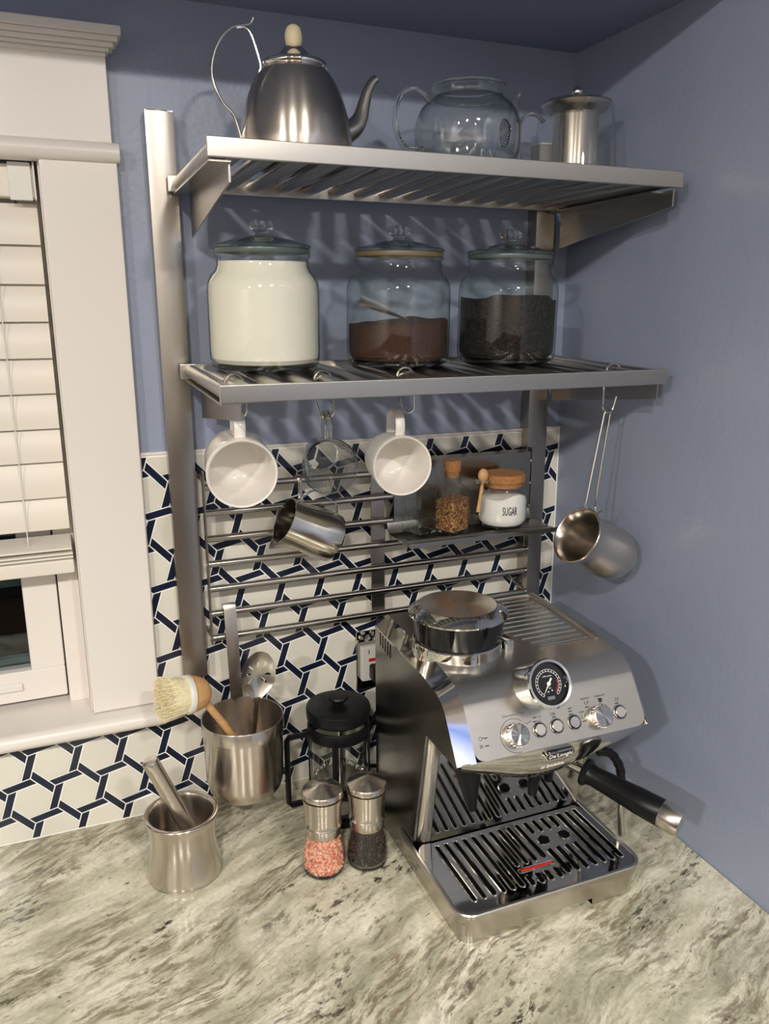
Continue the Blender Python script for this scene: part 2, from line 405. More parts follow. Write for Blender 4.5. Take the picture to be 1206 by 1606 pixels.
def text_geo(txt, size, extrude=0.0002, shear=0, space=1.0):
    c = bpy.data.curves.new('txt', 'FONT'); c.body = txt; c.size = size; c.extrude = extrude; c.align_x = 'CENTER'; c.align_y = 'CENTER'; c.shear = shear; c.space_character = space; c.resolution_u = 3
    o = bpy.data.objects.new('txt', c); COL.objects.link(o)
    dg = bpy.context.evaluated_depsgraph_get(); me = bpy.data.meshes.new_from_object(o.evaluated_get(dg))
    g = G(); g.add([v.co[:] for v in me.vertices], [tuple(p.vertices) for p in me.polygons])
    bpy.data.objects.remove(o); bpy.data.curves.remove(c); bpy.data.meshes.remove(me); return g

# ================================================================== room shell
CZ = 1.168          # soffit underside
g = G()
# back wall with the window opening (opening x -1.62..-.8045, z .175...975)
g.box(-3.0, -1.62, 0, .12, -.91, 1.56); g.box(-.8045, 0.12, 0, .12, -.91, 1.56)
g.box(-1.62, -.8045, 0, .12, -.91, .176); g.box(-1.62, -.8045, 0, .12, .968, 1.56)
wall_back = struct('wall_back', g, 'paint', smooth=0)
struct('wall_right', G().box(0, .12, -3.8, 0, -.91, 1.56), 'paint', smooth=0)
struct('wall_left', G().box(-3.12, -3.0, -3.8, .12, -.91, 1.56), 'room', smooth=0)
struct('wall_front', G().box(-3.12, .12, -3.92, -3.8, -.91, 1.56), 'room', smooth=0)
for nm, a_ in (('reflection_panel_left', (-3.0, -2.97, -3.8, 0, -.91, .40)), ('reflection_panel_front', (-2.97, 0, -3.8, -3.77, -.91, .40))):
    struct(nm, G().box(*a_), 'reflection_panel', smooth=0)      # dark panels added behind the camera for contrast in the steel's reflections
struct('floor', G().box(-3.12, .12, -3.92, .12, -1.0, -.91), 'floorm', smooth=0)
struct('ceiling', G().box(-3.12, .12, -3.92, .12, 1.56, 1.66), 'roomceil', smooth=0)
struct('trim_1', G().box(-3.0, 0, -.40, 0, CZ, 1.56), 'ceil', smooth=0)     # the soffit over the corner

# ---- tiled backsplash
TK = (1.18611846 - .0068) / 1.18611846     # the glazed faces stand 7 mm off the wall
AH = 0.0378733 * TK; PSI = math.radians(18.0); X0 = -.8076984 + (-.9015206 + .8076984) * TK; Z0 = .7747083 + (.0977821 - .7747083) * TK
GAP = .00095
def clip(poly, ax, val, keep_greater):
    out = []
    for i in range(len(poly)):
        a, b = poly[i], poly[(i + 1) % len(poly)]
        da = (a[ax] - val) * (1 if keep_greater else -1); db = (b[ax] - val) * (1 if keep_greater else -1)
        if da >= 0: out.append(a)
        if da * db < 0:
            t = da / (da - db); out.append((a[0] + (b[0] - a[0]) * t, a[1] + (b[1] - a[1]) * t))
    return out
def area(p): return abs(sum(p[i][0] * p[(i + 1) % len(p)][1] - p[(i + 1) % len(p)][0] * p[i][1] for i in range(len(p)))) / 2 if len(p) > 2 else 0
def inset(p, d):
    n = len(p); A = sum(p[i][0] * p[(i + 1) % n][1] - p[(i + 1) % n][0] * p[i][1] for i in range(n))
    if A < 0: p = p[::-1]
    L = []
    for i in range(n):
        a, b = p[i], p[(i + 1) % n]; dx, dy = b[0] - a[0], b[1] - a[1]; l = math.hypot(dx, dy)
        if l < 1e-7: return None
        L.append((a[0] - dy / l * d, a[1] + dx / l * d, dx / l, dy / l))
    out = []
    for i in range(n):
        x1, y1, dx1, dy1 = L[i - 1]; x2, y2, dx2, dy2 = L[i]; den = dx1 * dy2 - dy1 * dx2
        if abs(den) < 1e-4: out.append((x2, y2)); continue
        t = ((x2 - x1) * dy2 - (y2 - y1) * dx2) / den; out.append((x1 + dx1 * t, y1 + dy1 * t))
    return out
def isect(p, d, q, e):
    den = d[0] * e[1] - d[1] * e[0]; t = ((q[0] - p[0]) * e[1] - (q[1] - p[1]) * e[0]) / den; return (p[0] + d[0] * t, p[1] + d[1] * t)
TOPZ = .5725; WX = -.7085; SZ = .172
hexes = []; bars = []
for j in range(-3, 11):
    for i in range(-9, 17):
        A = (X0 + math.sqrt(3) * AH * (i + (j % 2) * .5), Z0 + 1.5 * AH * j)
        if A[0] < -1.70 or A[0] > .05: continue
        for k in range(3):
            th = PI / 2 + k * 2 * PI / 3
            B = (A[0] + AH * math.cos(th), A[1] + AH * math.sin(th))
            d = (math.cos(th - PSI), math.sin(th - PSI)); e = (-d[0], -d[1])
            d3 = (math.cos(th - PSI + 2 * PI / 3), math.sin(th - PSI + 2 * PI / 3)); e3 = (-d3[0], -d3[1])
            bars.append([A, isect(A, d, B, e3), B, isect(B, e, A, d3)])
        c = (A[0], A[1] - AH)      # hexagon hanging under this vertex
        h = AH * (math.sqrt(3) / 2 * math.cos(PSI) - math.sin(PSI) / 2); rr = h / math.cos(PI / 6)
        hexes.append([(c[0] + rr * math.cos(PI / 2 - PSI + q * PI / 3), c[1] + rr * math.sin(PI / 2 - PSI + q * PI / 3)) for q in range(6)])
def clipped(poly):
    poly = clip(clip(clip(clip(poly, 0, -.002, False), 0, -1.66, True), 1, TOPZ, False), 1, .0015, True)
    if len(poly) < 3: return []
    if min(p[0] for p in poly) >= WX or max(p[1] for p in poly) <= SZ: return [poly]
    r = []
    a = clip(poly, 0, WX, True)
    if len(a) > 2: r.append(a)
    b = clip(clip(poly, 0, WX, False), 1, SZ, False)
    if len(b) > 2: r.append(b)
    return r
gb = G().box(WX, 0, -.0061, 0, 0, .5745).box(-1.66, WX, -.0061, 0, 0, SZ)
back = struct('wall_tile', gb, 'grout', smooth=0)
back['label'] = 'white grouted backsplash bed behind hexagon and strip tiles'
struct('tile_edge', G().box(WX, 0, -.0085, 0, .5745, .5790, .001), 'trim', back)
def tile_geo(poly, depth, g=None):
    q = inset(poly, GAP)
    if not q or area(q) < 4e-6 or area(q) > area(poly): return None
    t = inset(q, .0004)
    if not t or area(t) > area(q) or area(t) < 2e-6: return None
    if len(q) != len(t): return None
    g = g or G(); n = len(q)
    v = [(p[0], -.0058, p[1]) for p in q] + [(p[0], -depth + .0003, p[1]) for p in q] + [(p[0], -depth, p[1]) for p in t]
    f = [tuple(range(2 * n, 3 * n))] + [(i, (i + 1) % n, n + (i + 1) % n, n + i) for i in range(n)] + [(n + i, n + (i + 1) % n, 2 * n + (i + 1) % n, 2 * n + i) for i in range(n)]
    g.add(v, f); return g
def place_tiles(polys, name, mat, depth):
    cand = []; rest = G(); nrest = 0
    for P in polys:
        for q in clipped(P):
            cx = sum(p[0] for p in q) / len(q); cz = sum(p[1] for p in q) / len(q)
            # what the photograph shows largest: left of the machine, near the counter and the window
            hidden = (-.38 < cx < -.13 and cz < .26) or cx < -.97 or area(q) < 2.5e-5
            cand.append((hidden, math.hypot(cx + .81, 1.186), q))
    cand.sort(key=lambda c: (c[0], c[1])); n = 0
    for hid, _, q in cand:
        if hid or n >= 298:
            if tile_geo(q, depth, rest): nrest += 1
            continue
        t = tile_geo(q, depth)
        if t:
            obj(name, t, mat, back, smooth=0); n += 1
    if rest.v: obj(name + '_field', rest, mat, back, smooth=0, kind='stuff')
place_tiles(hexes, 'hexagon_tile', 'hex', .0070)
place_tiles(bars, 'strip_tile', 'navy', .0069)

# ---- window, casing, blind
WL = -1.62
win = struct('window_1', G().box(WL, -.8045, .052, .10, .176, .19).box(WL, -.8045, .052, .10, .955, .968), 'trim', smooth=0)
struct('jamb', G().box(-.8065, -.8045, -.002, .12, .176, .968), 'trim', win, smooth=0)
struct('jamb', G().box(WL, WL + .002, -.002, .12, .176, .968), 'trim', win, smooth=0)
# fixed frame and sash
g = G(); g.box(-.836, -.8065, .045, .095, .19, .96, .002); g.box(WL + .002, -1.59, .045, .095, .19, .96, .002)
obj('window_frame', g, 'trim', win)
g = G(); g.box(-.886, -.838, .055, .085, .246, .95, .003).box(-1.588, -1.54, .055, .085, .246, .95, .003).box(-1.588, -.838, .055, .085, .198, .2475, .003).box(-1.54, -.886, .055, .085, .90, .95, .003)
g.box(-1.02, -.90, .051, .056, .222, .230, .002).box(-1.02, -.90, .049, .054, .219, .2235, .001)
obj('sash', g, 'trim', win)
obj('pane', G().box(-1.54, -.886, .068, .071, .2475, .90), 'glasspane', win, smooth=0)
obj('storm_rail', G().box(-1.54, -.886, .090, .105, .372, .392).box(-1.54, -.886, .090, .105, .2475, .256), 'greenrail', win, smooth=0)
# casing
struct('trim_2', G().box(-.8045, -.7095, -.020, 0, .195, .962, .0025), 'trim')
struct('trim_3', G().box(WL - .095, WL, -.020, 0, .195, .962, .0025), 'trim')
struct('trim_4', G().box(WL - .10, -.7135, -.018, 0, .985, 1.087, .002), 'trim')
g = G(); pr = arc(-.018, .9735, .0125, -PI / 2, -1.5 * PI, 10); g.prism([(p[0], p[1]) for p in pr] + [(0, .986), (0, .961)], 'x', WL - .11, -.7065)
struct('trim_5', g, 'trim')
g = G()
for k, (za, zb, ov) in enumerate(((1.085, 1.090, .004), (1.090, 1.0945, .008), (1.0945, 1.100, .0135), (1.100, 1.106, .0185), (1.106, 1.117, .0225))):
    g.box(WL - .10 - ov, -.7175 + ov, -.019 - ov, 0, za, zb, .0012)
struct('trim_6', g, 'trim')
g = G(); g.prism([(.055, .190), (-.040, .1945)] + arc(-.040, .182, .0125, PI / 2, 1.5 * PI, 8)[1:] + [(.055, .1695)], 'x', WL - .12, -.7050)
struct('trim_7', g, 'trim')
# blind
bl = thing('window_blind', 'white horizontal slat blind lowered over the upper part of the window', 'blind', (-1.21, .02, .955))
bx = lambda *a, **k: G().box(*a, **k)
ZL = (-1.21, .02, .955)
obj('head_rail', bx(-1.605, -.812, .006, .045, .918, .958, b=.002), 'blind', bl, ZL)
obj('valance_clip', bx(-.842, -.815, .002, .007, .914, .960, b=.001), 'whiteplastic', bl, ZL)
obj('valance_clip', bx(-.8125, -.8105, -.002, .04, .915, .960), 'whiteplastic', bl, ZL)
zs = [.9093, .8618, .8118, .7633, .7148, .6671, .6185, .5718, .5206, .474]
for a, b in zip(zs, zs[1:]):
    sl = G(); n = 6; pts = []
    for i in range(n + 1):
        t = i / n; pts.append((.026 - .010 * t - .004 * math.sin(PI * t), a + .003 + (b - a - .004) * t))
    poly = pts + [(p[0] + .0028, p[1]) for p in pts[::-1]]
    sl.prism(poly, 'x', -1.60, -.8115); obj('slat', sl, 'blind', bl, ZL)
obj('slat', G().prism([(-.002, .446), (.040, .456), (.040, .459), (-.002, .449)], 'x', -1.60, -.8115), 'blind', bl, ZL)
for k, z in enumerate((.4405, .4355)):
    obj('slat', bx(-1.60, -.8105, -.004, .042, z - .0016, z + .0016, b=.0008), 'blind', bl, ZL)
obj('bottom_rail', bx(-1.60, -.8100, -.006, .044, .412, .4325, b=.003), 'blind', bl, ZL)
obj('ladder_cord', G().tube([(-.868, .012, .95), (-.868, .012, .43)], .0008, 6), 'whiteplastic', bl, ZL)
# outside
struct('ground', G().box(-7, 3, .3, 12, -1.6, -1.5), 'grass', smooth=0)
struct('hedge', G().box(-7, 3, 3.2, 3.6, -1.5, 0.4), 'outdoor', smooth=0)

# ---- counter
ct = obj('countertop', G().box(-3.0, -.0005, -.74, -.0005, -.032, 0, .003), 'granite'); tag(ct, 'cream and grey-green veined polished granite countertop', 'countertop')
cb = thing('base_cabinet', 'white base cabinet carrying the granite countertop', 'cabinet', (-1.5, -.35, -.91))
LC = (-1.5, -.35, -.91)
obj('body', bx(-2.99, -.001, -.68, -.001, -.91, -.033), 'cab', cb, LC)
for i in range(5):
    d = obj('door', bx(-2.985 + i * .598, -2.395 + i * .598, -.70, -.681, -.80, -.05, b=.003), 'cab', cb, LC)

# ================================================================== wall rack
def upright(xc, label):
    r = thing('wall_upright', label, 'rack upright', (xc, -.0003, .23), group='steel uprights of the wall rack')
    w_ = .0183
    prof = [(-w_, 0), (-w_, -.026)] + [(-w_ + 2 * w_ * i / 8, -.0265 - .0010 * math.sin(PI * i / 8)) for i in range(1, 8)] + [(w_, -.026), (w_, 0)]
    obj('rail', G().prism([(p[0], p[1]) for p in prof], 'z', .0, .797), 'steel_z', r)
    obj('end_cap', G().prism([(p[0] * .98, p[1] * .98) for p in prof], 'z', .797, .7985), 'chrome', r)
    return r
upright(-.6535, 'left steel upright of the rack, next to the window casing')
upright(-.0590, 'right steel upright of the rack, close to the wall corner')

XL, XR, YF, YB = -.6445, -.0315, -.302, -.034
SLX = [-.611 + .0385 * k for k in range(15)]
def shelf(z_top, tilt, label):
    loc = (-.338, YB, z_top)
    r = thing('wire_shelf', label, 'shelf', loc)
    def o(n, g, m, p=r): return obj(n, g, m, p, (-.338, YB, 0))
    o('front_rail', G().box(XL, XR, YF, YF + .006, -.0205, 0, .0015), 'steel_x')
    o('rear_rail', G().box(XL - .005, XR, YB - .006, YB, -.0215, 0, .0015), 'steel_x')
    for x in (XL + .010, XR - .010):
        o('side_rail', G().tube([(x, YF + .004, -.010), (x, YB - .004, -.010)], (.009, .009), 12), 'steel_y')
    for x in SLX[:]:
        if x > XR - .03: continue
        g = G(); pts = [(x, YF + .004, -.0095), (x, YB - .004, -.0095)]
        g.tube(pts, [(.0115, .0078)] * 2, 16, flat=(1, 0, 0)); o('slat', g, 'steel_y')
    for xp, s in ((-.6215, -1), (-.0375, 1)):
        g = G()
        yb = YB + .0005
        pl = [(YF + .012, -.0215), (yb, -.0215), (yb, -.077), (YF + .012, -.042)]
        g.prism(pl, 'x', xp, xp + .0022)
        x0, x1 = (XL + .002, xp) if s < 0 else (xp, xp + .0022)
        if s < 0: g.box(x0, x1 + .002, YF + .006, yb, -.0235, -.0213)
        else: g.box(xp - .02, xp, YF + .03, yb, -.0235, -.0213)
        o('bracket', g, 'steel_y')
    r.rotation_euler = (tilt, 0, 0)
    return r
shelf(.9487, 0, 'top steel slatted shelf holding the kettle and glass teapots')
MT = .030
shelf(.7045, MT, 'middle steel slatted shelf holding three lidded jars, with mugs hooked under it')
def mz(y): return .7045 + (y - YB) * math.tan(MT)     # top of the middle shelf at depth y

# ---- wall grid
gr = thing('wall_grid', 'grid of horizontal steel rods between the uprights', 'wall rack', (-.353, -.01, .29)); LG = (-.353, -.01, .29)
RODZ = [.2950 + .0389 * k for k in range(7)]
for z in RODZ: obj('rod', G().tube([(-.629, -.040, z), (-.080, -.040, z)], .0051, 14), 'rod', gr, LG)
for x in (-.6275, -.0795):
    obj('side_bar', G().box(x - .0012, x + .0012, -.047, -.033, .286, .552, .0008), 'steel_z', gr, LG)
    for z in (.30, .54): obj('spacer', G().tube([(x, -.034, z), (x, -.001, z)], .004, 8), 'steel_z', gr, LG)
obj('centre_bar', G().box(-.366, -.343, -.034, -.031, .286, .548, .0008), 'steel_z', gr, LG)
obj('spacer', G().tube([(-.3545, -.031, .30), (-.3545, -.001, .30)], .004, 8), 'steel_z', gr, LG)

# ---- small spice shelf hooked on the grid
sp = thing('spice_shelf', 'small brown-grey metal shelf hooked on the grid, holding bottle and sugar jar', 'shelf', (-.21, -.046, .435)); LS = (-.21, -.046, .435)
obj('back_plate', G().box(-.332, -.083, -.0475, -.046, .4485, .545, .0006), 'machine_side', sp, LS)
obj('hook_lip', G().prism([(-.046, .545), (-.033, .548), (-.031, .540), (-.0325, .540), (-.0345, .5455), (-.0475, .543)], 'x', -.332, -.083), 'machine_side', sp, LS)
obj('shelf_floor', G().prism([(-.0475, .4485), (-.052, .438), (-.056, .4330), (-.137, .4330), (-.137, .4315), (-.0565, .4315), (-.051, .4355), (-.046, .4485)], 'x', -.344, -.083), 'machine_side', sp, LS)
for y in (-.128, -.112): obj('ridge', G().tube([(-.338, y, .4338), (-.088, y, .4338)], .0022, 8), 'machine_side', sp, LS)
obj('front_lip', G().box(-.344, -.083, -.1385, -.137, .4300, .4375, .0005), 'machine_side', sp, LS)

# ================================================================== S hooks under the middle shelf
def s_hook(x, y, mirror, label, drop=.058):
    z = mz(y) - .0095
    s = -1 if mirror else 1
    r = .0122
    pts = [(r * math.cos(a), 0, r * math.sin(a)) for a in [math.radians(200 - i * 20) for i in range(11)]]
    b = -drop + .0095
    pts += [(.0138, 0, -.014), (.0135, 0, b + .016)] + [(.0045 + .009 * math.cos(t), 0, b + .009 + .009 * math.sin(t) * 1.0) for t in [0, -.6, -1.2, -1.8, -2.4, -2.9]] + [(-.0085, 0, b + .022)]
    g = G().tube(smoothpath([(p[0] * s, p[1], p[2]) for p in pts], 2), .0017, 8)
    o = obj('s_hook', g, 'wire'); o.location = (x, y, z)
    tag(o, label, 'hook', 'S hooks under the middle shelf'); return o
s_hook(SLX[0], -.215, False, 'steel S hook carrying the leftmost white mug', .051)
s_hook(SLX[3], -.205, False, 'steel S hook carrying the clear glass cup')
s_hook(SLX[6], -.200, False, 'steel S hook carrying the white-lined mug on the right')
s_hook(SLX[14] + .0, -.235, True, 'steel S hook by the right wall carrying the round-bottomed pot', .066)

# ================================================================== jars on the middle shelf
JR = .0725
def big_jar(x, y, label, seal, z=None):
    z = mz(y - .03) + .0003 if z is None else z
    r = thing('glass_jar', label, 'jar', (x, y, z), (MT, 0, 0), 'lidded glass jars on the middle shelf')
    s = JR / .070
    body = [(0, .004), (.052, .004), (.062, .0015), (.067, .0035), (.0695, .010), (.070, .02), (.070, .095), (.069, .105), (.065, .114), (.0595, .120), (.0570, .126), (.0568, .1345), (.0590, .1365), (.0592, .1405)]
    obj('body', G().lathe([(a * s, b * s) for a, b in body], 64), 'jar', r, recalc=False)
    inner = [(.0535 * s, .1405 * s), (.0545 * s, .1375 * s), (.0592 * s, .1405 * s)]
    base = [(0, .0015), (.058, .0008), (.064, .003), (.064, .006), (0, .007)]
    obj('thick_base', G().lathe([(a * s, b * s) for a, b in base], 48), 'glassg', r)
    obj('seal_ring', G().lathe([(a * s, b * s) for a, b in [(.0515, .1408), (.0585, .1408), (.0590, .1435), (.0585, .1465), (.0515, .1465)]] + [(.0515 * s, .1408 * s)], 48), seal, r)
    lid = [(.050, .1467), (.0602, .1470), (.0608, .1495), (.0590, .1512), (.050, .1530), (.034, .1575), (.020, .1605), (.011, .1625), (.0085, .1655), (.0090, .168)]
    lid_in = [(.0075, .1600), (.018, .1570), (.032, .1540), (.047, .1500)]
    L_ = obj('lid', G().lathe([(a * s, b * s) for a, b in lid[:-3] + [(0.0, .163)]], 56), 'lidg', r, recalc=False)
    kn = [(0, .1600), (.0085, .1615), (.0080, .1650), (.0125, .1685), (.0150, .1715), (.0150, .1755), (.0125, .1785), (.006, .1800), (0, .1800)]
    obj('lid_knob', G().lathe(smooth2([(a * s, b * s) for a, b in kn], 3), 32), 'glass', L_)
    return r
def fill(name, r_, top, mat, jar_xyz, label, cat, dz=.0035, bumpf=None, tilt=MT, n=48):
    g = G(); prof = [(0, .0078), (r_ * .90, .0080), (r_ * .985, .014), (r_, .022), (r_, top)]
    g.lathe(prof, n)
    K = 10; v = []; f = []
    base = len(g.v)
    for i in range(K + 1):
        rr = r_ * (1 - i / K)
        if i == K: v.append((0, 0, top + (bumpf(0, 0) if bumpf else 0)))
        else:
            for k in range(n):
                a = 2 * PI * k / n; x, y = rr * math.cos(a), rr * math.sin(a); v.append((x, y, top + (bumpf(x, y) if bumpf else 0)))
    for i in range(K):
        for k in range(n):
            l = (k + 1) % n
            if i == K - 1: f.append((i * n + k, i * n + l, K * n))
            else: f.append((i * n + k, i * n + l, (i + 1) * n + l, (i + 1) * n + k))
    g.add(v, f)
    if bumpf:   # lift the wall's upper ring to meet the surface
        ring0 = base - n
        for k in range(n):
            a = 2 * PI * k / n; p = g.v[ring0 + k]; g.v[ring0 + k] = (p[0], p[1], top + bumpf(r_ * math.cos(a), r_ * math.sin(a)))
    o = obj(name, g, mat); o.location = jar_xyz; o.rotation_euler = (tilt, 0, 0)
    tag(o, label, cat, kind='stuff'); return o
def JP(x, y): return (x, y, mz(y - .03) + .0003)
J1 = (-.5480, -.120); J2 = (-.3560, -.118); J3 = (-.1830, -.122)
big_jar(*J1, 'lidded glass jar full of white flour, leftmost on the middle shelf', 'seal_clear')
big_jar(*J2, 'middle lidded glass jar with tan seal, partly full of brown ground coffee', 'seal_tan')
big_jar(*J3, 'rightmost lidded glass jar, two thirds full of dark loose tea', 'seal_clear')
s_ = JR / .07
g = G().lathe([(0, .0078), (.062, .0085), (.0672, .014), (.0680, .022), (.0680, .094), (.0670, .104), (.0625, .1125), (.0575, .1185), (.0548, .125), (.0545, .131), (0, .132)], 56); g.v = [(a * s_, b * s_, c * s_) for a, b, c in g.v]
fl = obj('flour', g, 'flour'); fl.location = JP(*J1); fl.rotation_euler = (MT, 0, 0); tag(fl, 'white flour filling the leftmost big jar to its neck', 'flour', kind='stuff')
fill('ground_coffee', .0695, .058, 'cocoa', JP(*J2), 'reddish-brown ground coffee in the middle jar', 'coffee', bumpf=lambda x, y: .003 * math.sin(x * 90 + 1) * math.cos(y * 70) + .04 * x * 0 + .004 * math.sin(x * 30))
fill('loose_tea', .0695, .090, 'beans', JP(*J3), 'dark loose tea heaped in the rightmost jar', 'tea', bumpf=lambda x, y: .004 * math.sin(x * 60 + .5) + .0025 * math.cos(x * 130 + y * 50))
# coffee scoop inside the middle jar
g = G(); g.tube([(-.064, -.020, .088), (-.030, -.022, .076), (.004, -.024, .062)], [(.0072, .0009), (.0055, .0009), (.0008, .0006)], 10, flat=(0.35, -.25, 1))
so = obj('coffee_scoop', g, 'machine_side'); so.location = JP(*J2); tag(so, 'flat metal scoop handle leaning in the ground coffee', 'scoop')

# ================================================================== things on the top shelf
TZ = .9490
# kettle
kx, ky = -.5075, -.155
kt = thing('kettle', 'brushed steel kettle with wooden lid knob and tall wire handle, on the top shelf', 'kettle', (kx, ky, TZ))
s = .0672
prof = [(0, .0005), (.063, .0005), (.067, .005), (.0685, .020), (.0680, .032), (.0645, .055), (.0555, .082), (.0455, .100), (.0370, .1090)]
obj('body', G().lathe(smooth2(prof, 4), 64), 'kettle', kt, smooth=50)
lidp = [(.036, .1070), (.0392, .1090), (.0402, .1125), (.0385, .1155), (.032, .1178), (.0240, .1215), (.0175, .1265), (.0130, .1312), (.0100, .1330), (0, .1335)]
lid = obj('lid', G().lathe(smooth2(lidp, 3), 56), 'chrome', kt, smooth=50)
obj('wooden_knob', G().lathe(smooth2([(0, .1325), (.0070, .1330), (.0095, .137), (.0105, .143), (.0100, .149), (.0075, .1545), (.003, .1575), (0, .158)], 4), 28), 'woodpale', lid)
obj('spout', G().tube(smoothpath([(.056, 0, .040), (.066, 0, .044), (.0770, 0, .0510), (.0850, 0, .0630), (.0895, 0, .0780), (.0940, 0, .0920), (.1000, 0, .1030), (.1060, 0, .1085)], 4), [.0150, .0142, .0125, .0105, .0088, .0074, .0064, .0056, .0052], 20), 'spoutm', kt)
hp = [(-.0670, .0120), (-.0690, .0300), (-.0767, .0528), (-.0889, .0656), (-.097, .082), (-.0998, .0987), (-.095, .1193), (-.0845, .137), (-.0721, .147), (-.0607, .1503), (-.0523, .1526), (-.0483, .1591)]
obj('handle', G().tube(smoothpath([(p[0], 0, p[1]) for p in hp], 5), .0017, 10), 'wire', kt)
hp = [(-.0690, .1470), (-.0585, .1478), (-.0513, .1407), (-.0459, .1257), (-.0419, .1111), (-.043, .1028), (-.0500, .0915)]
obj('handle_wire', G().tube(smoothpath([(p[0], 0, p[1]) for p in hp], 5), .0017, 10), 'wire', kt)

# glass teapot
tx, ty = -.2660, -.145
tp = thing('glass_teapot', 'clear glass teapot with thick loop handle and short spout, empty, on the top shelf', 'teapot', (tx, ty, TZ))
outer = [(0, .002), (.045, .002), (.060, .009), (.069, .030), (.0715, .055), (.0695, .071), (.0625, .086), (.053, .0950), (.0465, .0985), (.0450, .1015), (.0462, .107), (.048, .112)]
obj('body', G().lathe(smooth2(outer, 4), 64), 'clear', tp, recalc=False)
obj('inner_wall', G().lathe(smooth2([(a_ - .0018 if a_ else 0, b_ + .0015) for a_, b_ in outer[:-1]], 4), 64), 'clear', tp, recalc=False)
obj('rim', G().tube([(.0478 * math.cos(a), .0478 * math.sin(a), .1125) for a in [2 * PI * i / 48 for i in range(48)]], .0022, 10, closed=True), 'glass', tp)
obj('neck_ring', G().tube([(.0450 * math.cos(a), .0450 * math.sin(a), .1005) for a in [2 * PI * i / 48 for i in range(48)]], .0014, 10, closed=True), 'glass', tp)
obj('lid', G().lathe(smooth2([(.0455, .1135), (.036, .1175), (.022, .1200), (.010, .1208), (0, .121)], 4), 48), 'clear', tp, recalc=False)
hp = [(-.0520, 0, .0915), (-.0600, 0, .0945), (-.0700, 0, .1010), (-.0827, 0, .1040), (-.0975, 0, .0950), (-.1045, 0, .0770), (-.1035, 0, .0540), (-.0930, 0, .0355), (-.0760, 0, .0320), (-.0660, 0, .0335)]
obj('handle', G().tube(smoothpath(hp, 5), (.0058, .0034), 14, flat=(0, 1, 0)), 'glass', tp)
obj('spout', G().tube(smoothpath([(.064, 0, .040), (.069, 0, .052), (.0705, 0, .068), (.0705, 0, .085), (.0722, 0, .1010), (.0765, 0, .1120)], 4), [.0125, .0110, .0095, .0080, .0070, .0062, .0060, .0064], 16), 'clear', tp, recalc=False)
cg = G()
for i in range(7):
    rr = .0030 + i * .0020
    cg.tube([((.0450 - i * .0012) + .9 * .72 * rr * math.cos(a), -.034 + .35 * .72 * rr * math.cos(a), .060 - i * .0010 + rr * 1.15 * math.sin(a)) for a in [2 * PI * q / 24 for q in range(24)]], .0006, 6, closed=True)
obj('coil_strainer', cg, 'darkmetal', tp)

# glass cup with steel infuser
ix, iy = -.0945, -.145
ip = thing('infuser_cup', 'tall clear glass cup holding a lidded steel tea infuser, right end of the top shelf', 'tea infuser', (ix, iy, TZ))
obj('glass_cup', G().lathe(smooth2([(0, .001), (.050, .001), (.0590, .005), (.0590, .020), (.0555, .065), (.0510, .0970), (.0515, .1010)], 3), 56), 'clear', ip, recalc=False)
obj('handle', G().tube(smoothpath([(-.0530, 0, .0800), (-.062, 0, .0870), (-.0760, 0, .0885), (-.0880, 0, .0810), (-.0935, 0, .064), (-.0915, 0, .040), (-.0840, 0, .026), (-.058, 0, .022)], 5), (.0042, .0026), 12, flat=(0, 1, 0)), 'glass', ip)
inf = obj('infuser_basket', G().lathe([(0, .022), (.028, .022), (.0308, .0235), (.0312, .0280), (.0315, .0900), (.0330, .0935), (.0430, .0985), (.0470, .1035), (.0478, .1060)], 48), 'satin', ip, smooth=25)
lg = obj('infuser_lid', G().lathe([(0.0, .1110), (.014, .1110), (.038, .1095), (.0492, .1085), (.0498, .1068), (.0478, .1058), (0, .1050)], 48), 'chrome', ip)
obj('lid_knob', G().sphere((0, 0, .1225), .0078, 20), 'chrome', lg)
obj('hinge_tab', G().tube([(-.006, 0, .1085), (-.011, 0, .1135), (-.002, 0, .1160)], .0015, 8), 'wire', lg)

# ================================================================== hanging mugs
def mug(name, rim, m, r, L, label, cat, mats, hh=.034, conical=1.0, hw=.0065, group=None):
    R3 = axes(m, (0, 0, 1)); loc = Vector(rim) - R3.col[2] * L
    t = thing(name, label, cat, loc, R3.to_euler(), group)
    t_ = .0032
    rb = r * conical
    outer = [(0, 0), (rb * .80, 0), (rb * .93, .004), (rb * .985, .014)] + [(rb + (r - rb) * q, L * (.2 + .8 * q)) for q in (0, .25, .5, .75, .97)] + [(r - .0008, L)]
    inner = [(r - t_, L - .001)] + [(rb + (r - rb) * q - t_, L * (.2 + .8 * q)) for q in (.75, .5, .25, 0)] + [(rb * .80, .009), (rb * .6, .0055), (0, .0050)]
    ob = G(); ob.lathe(outer, 56, mi=0); ob.lathe([outer[-1]] + [(r - t_ * .4, L + .0008)] + inner, 56, mi=1 if len(mats) > 1 else 0)
    obj('body', ob, mats, t, recalc=(len(mats) == 1))
    z0, z1 = L * .30, L * .80
    hp = [(r - .003, 0, z1), (r + .010, 0, z1 + .003), (r + hh * .8, 0, z1 - .002), (r + hh, 0, (z0 + z1) / 2 + .006), (r + hh * .9, 0, z0 + .006), (r + hh * .55, 0, z0 - .004), (rb - .003, 0, z0 - .006)]
    obj('handle', G().tube(smoothpath(hp, 5), (hw, .0030), 14, flat=(0, 1, 0)), 'glass' if mats[0] == 'cupg' else mats[0], t)
    if mats[0] == 'cupg': obj('thick_base', G().lathe([(0, .0006), (rb * .78, .0006), (rb * .90, .004), (rb * .86, .011), (rb * .5, .013), (0, .012)], 40), 'glass', t)
    return t
GM = 'mugs and cup hung under the middle shelf'
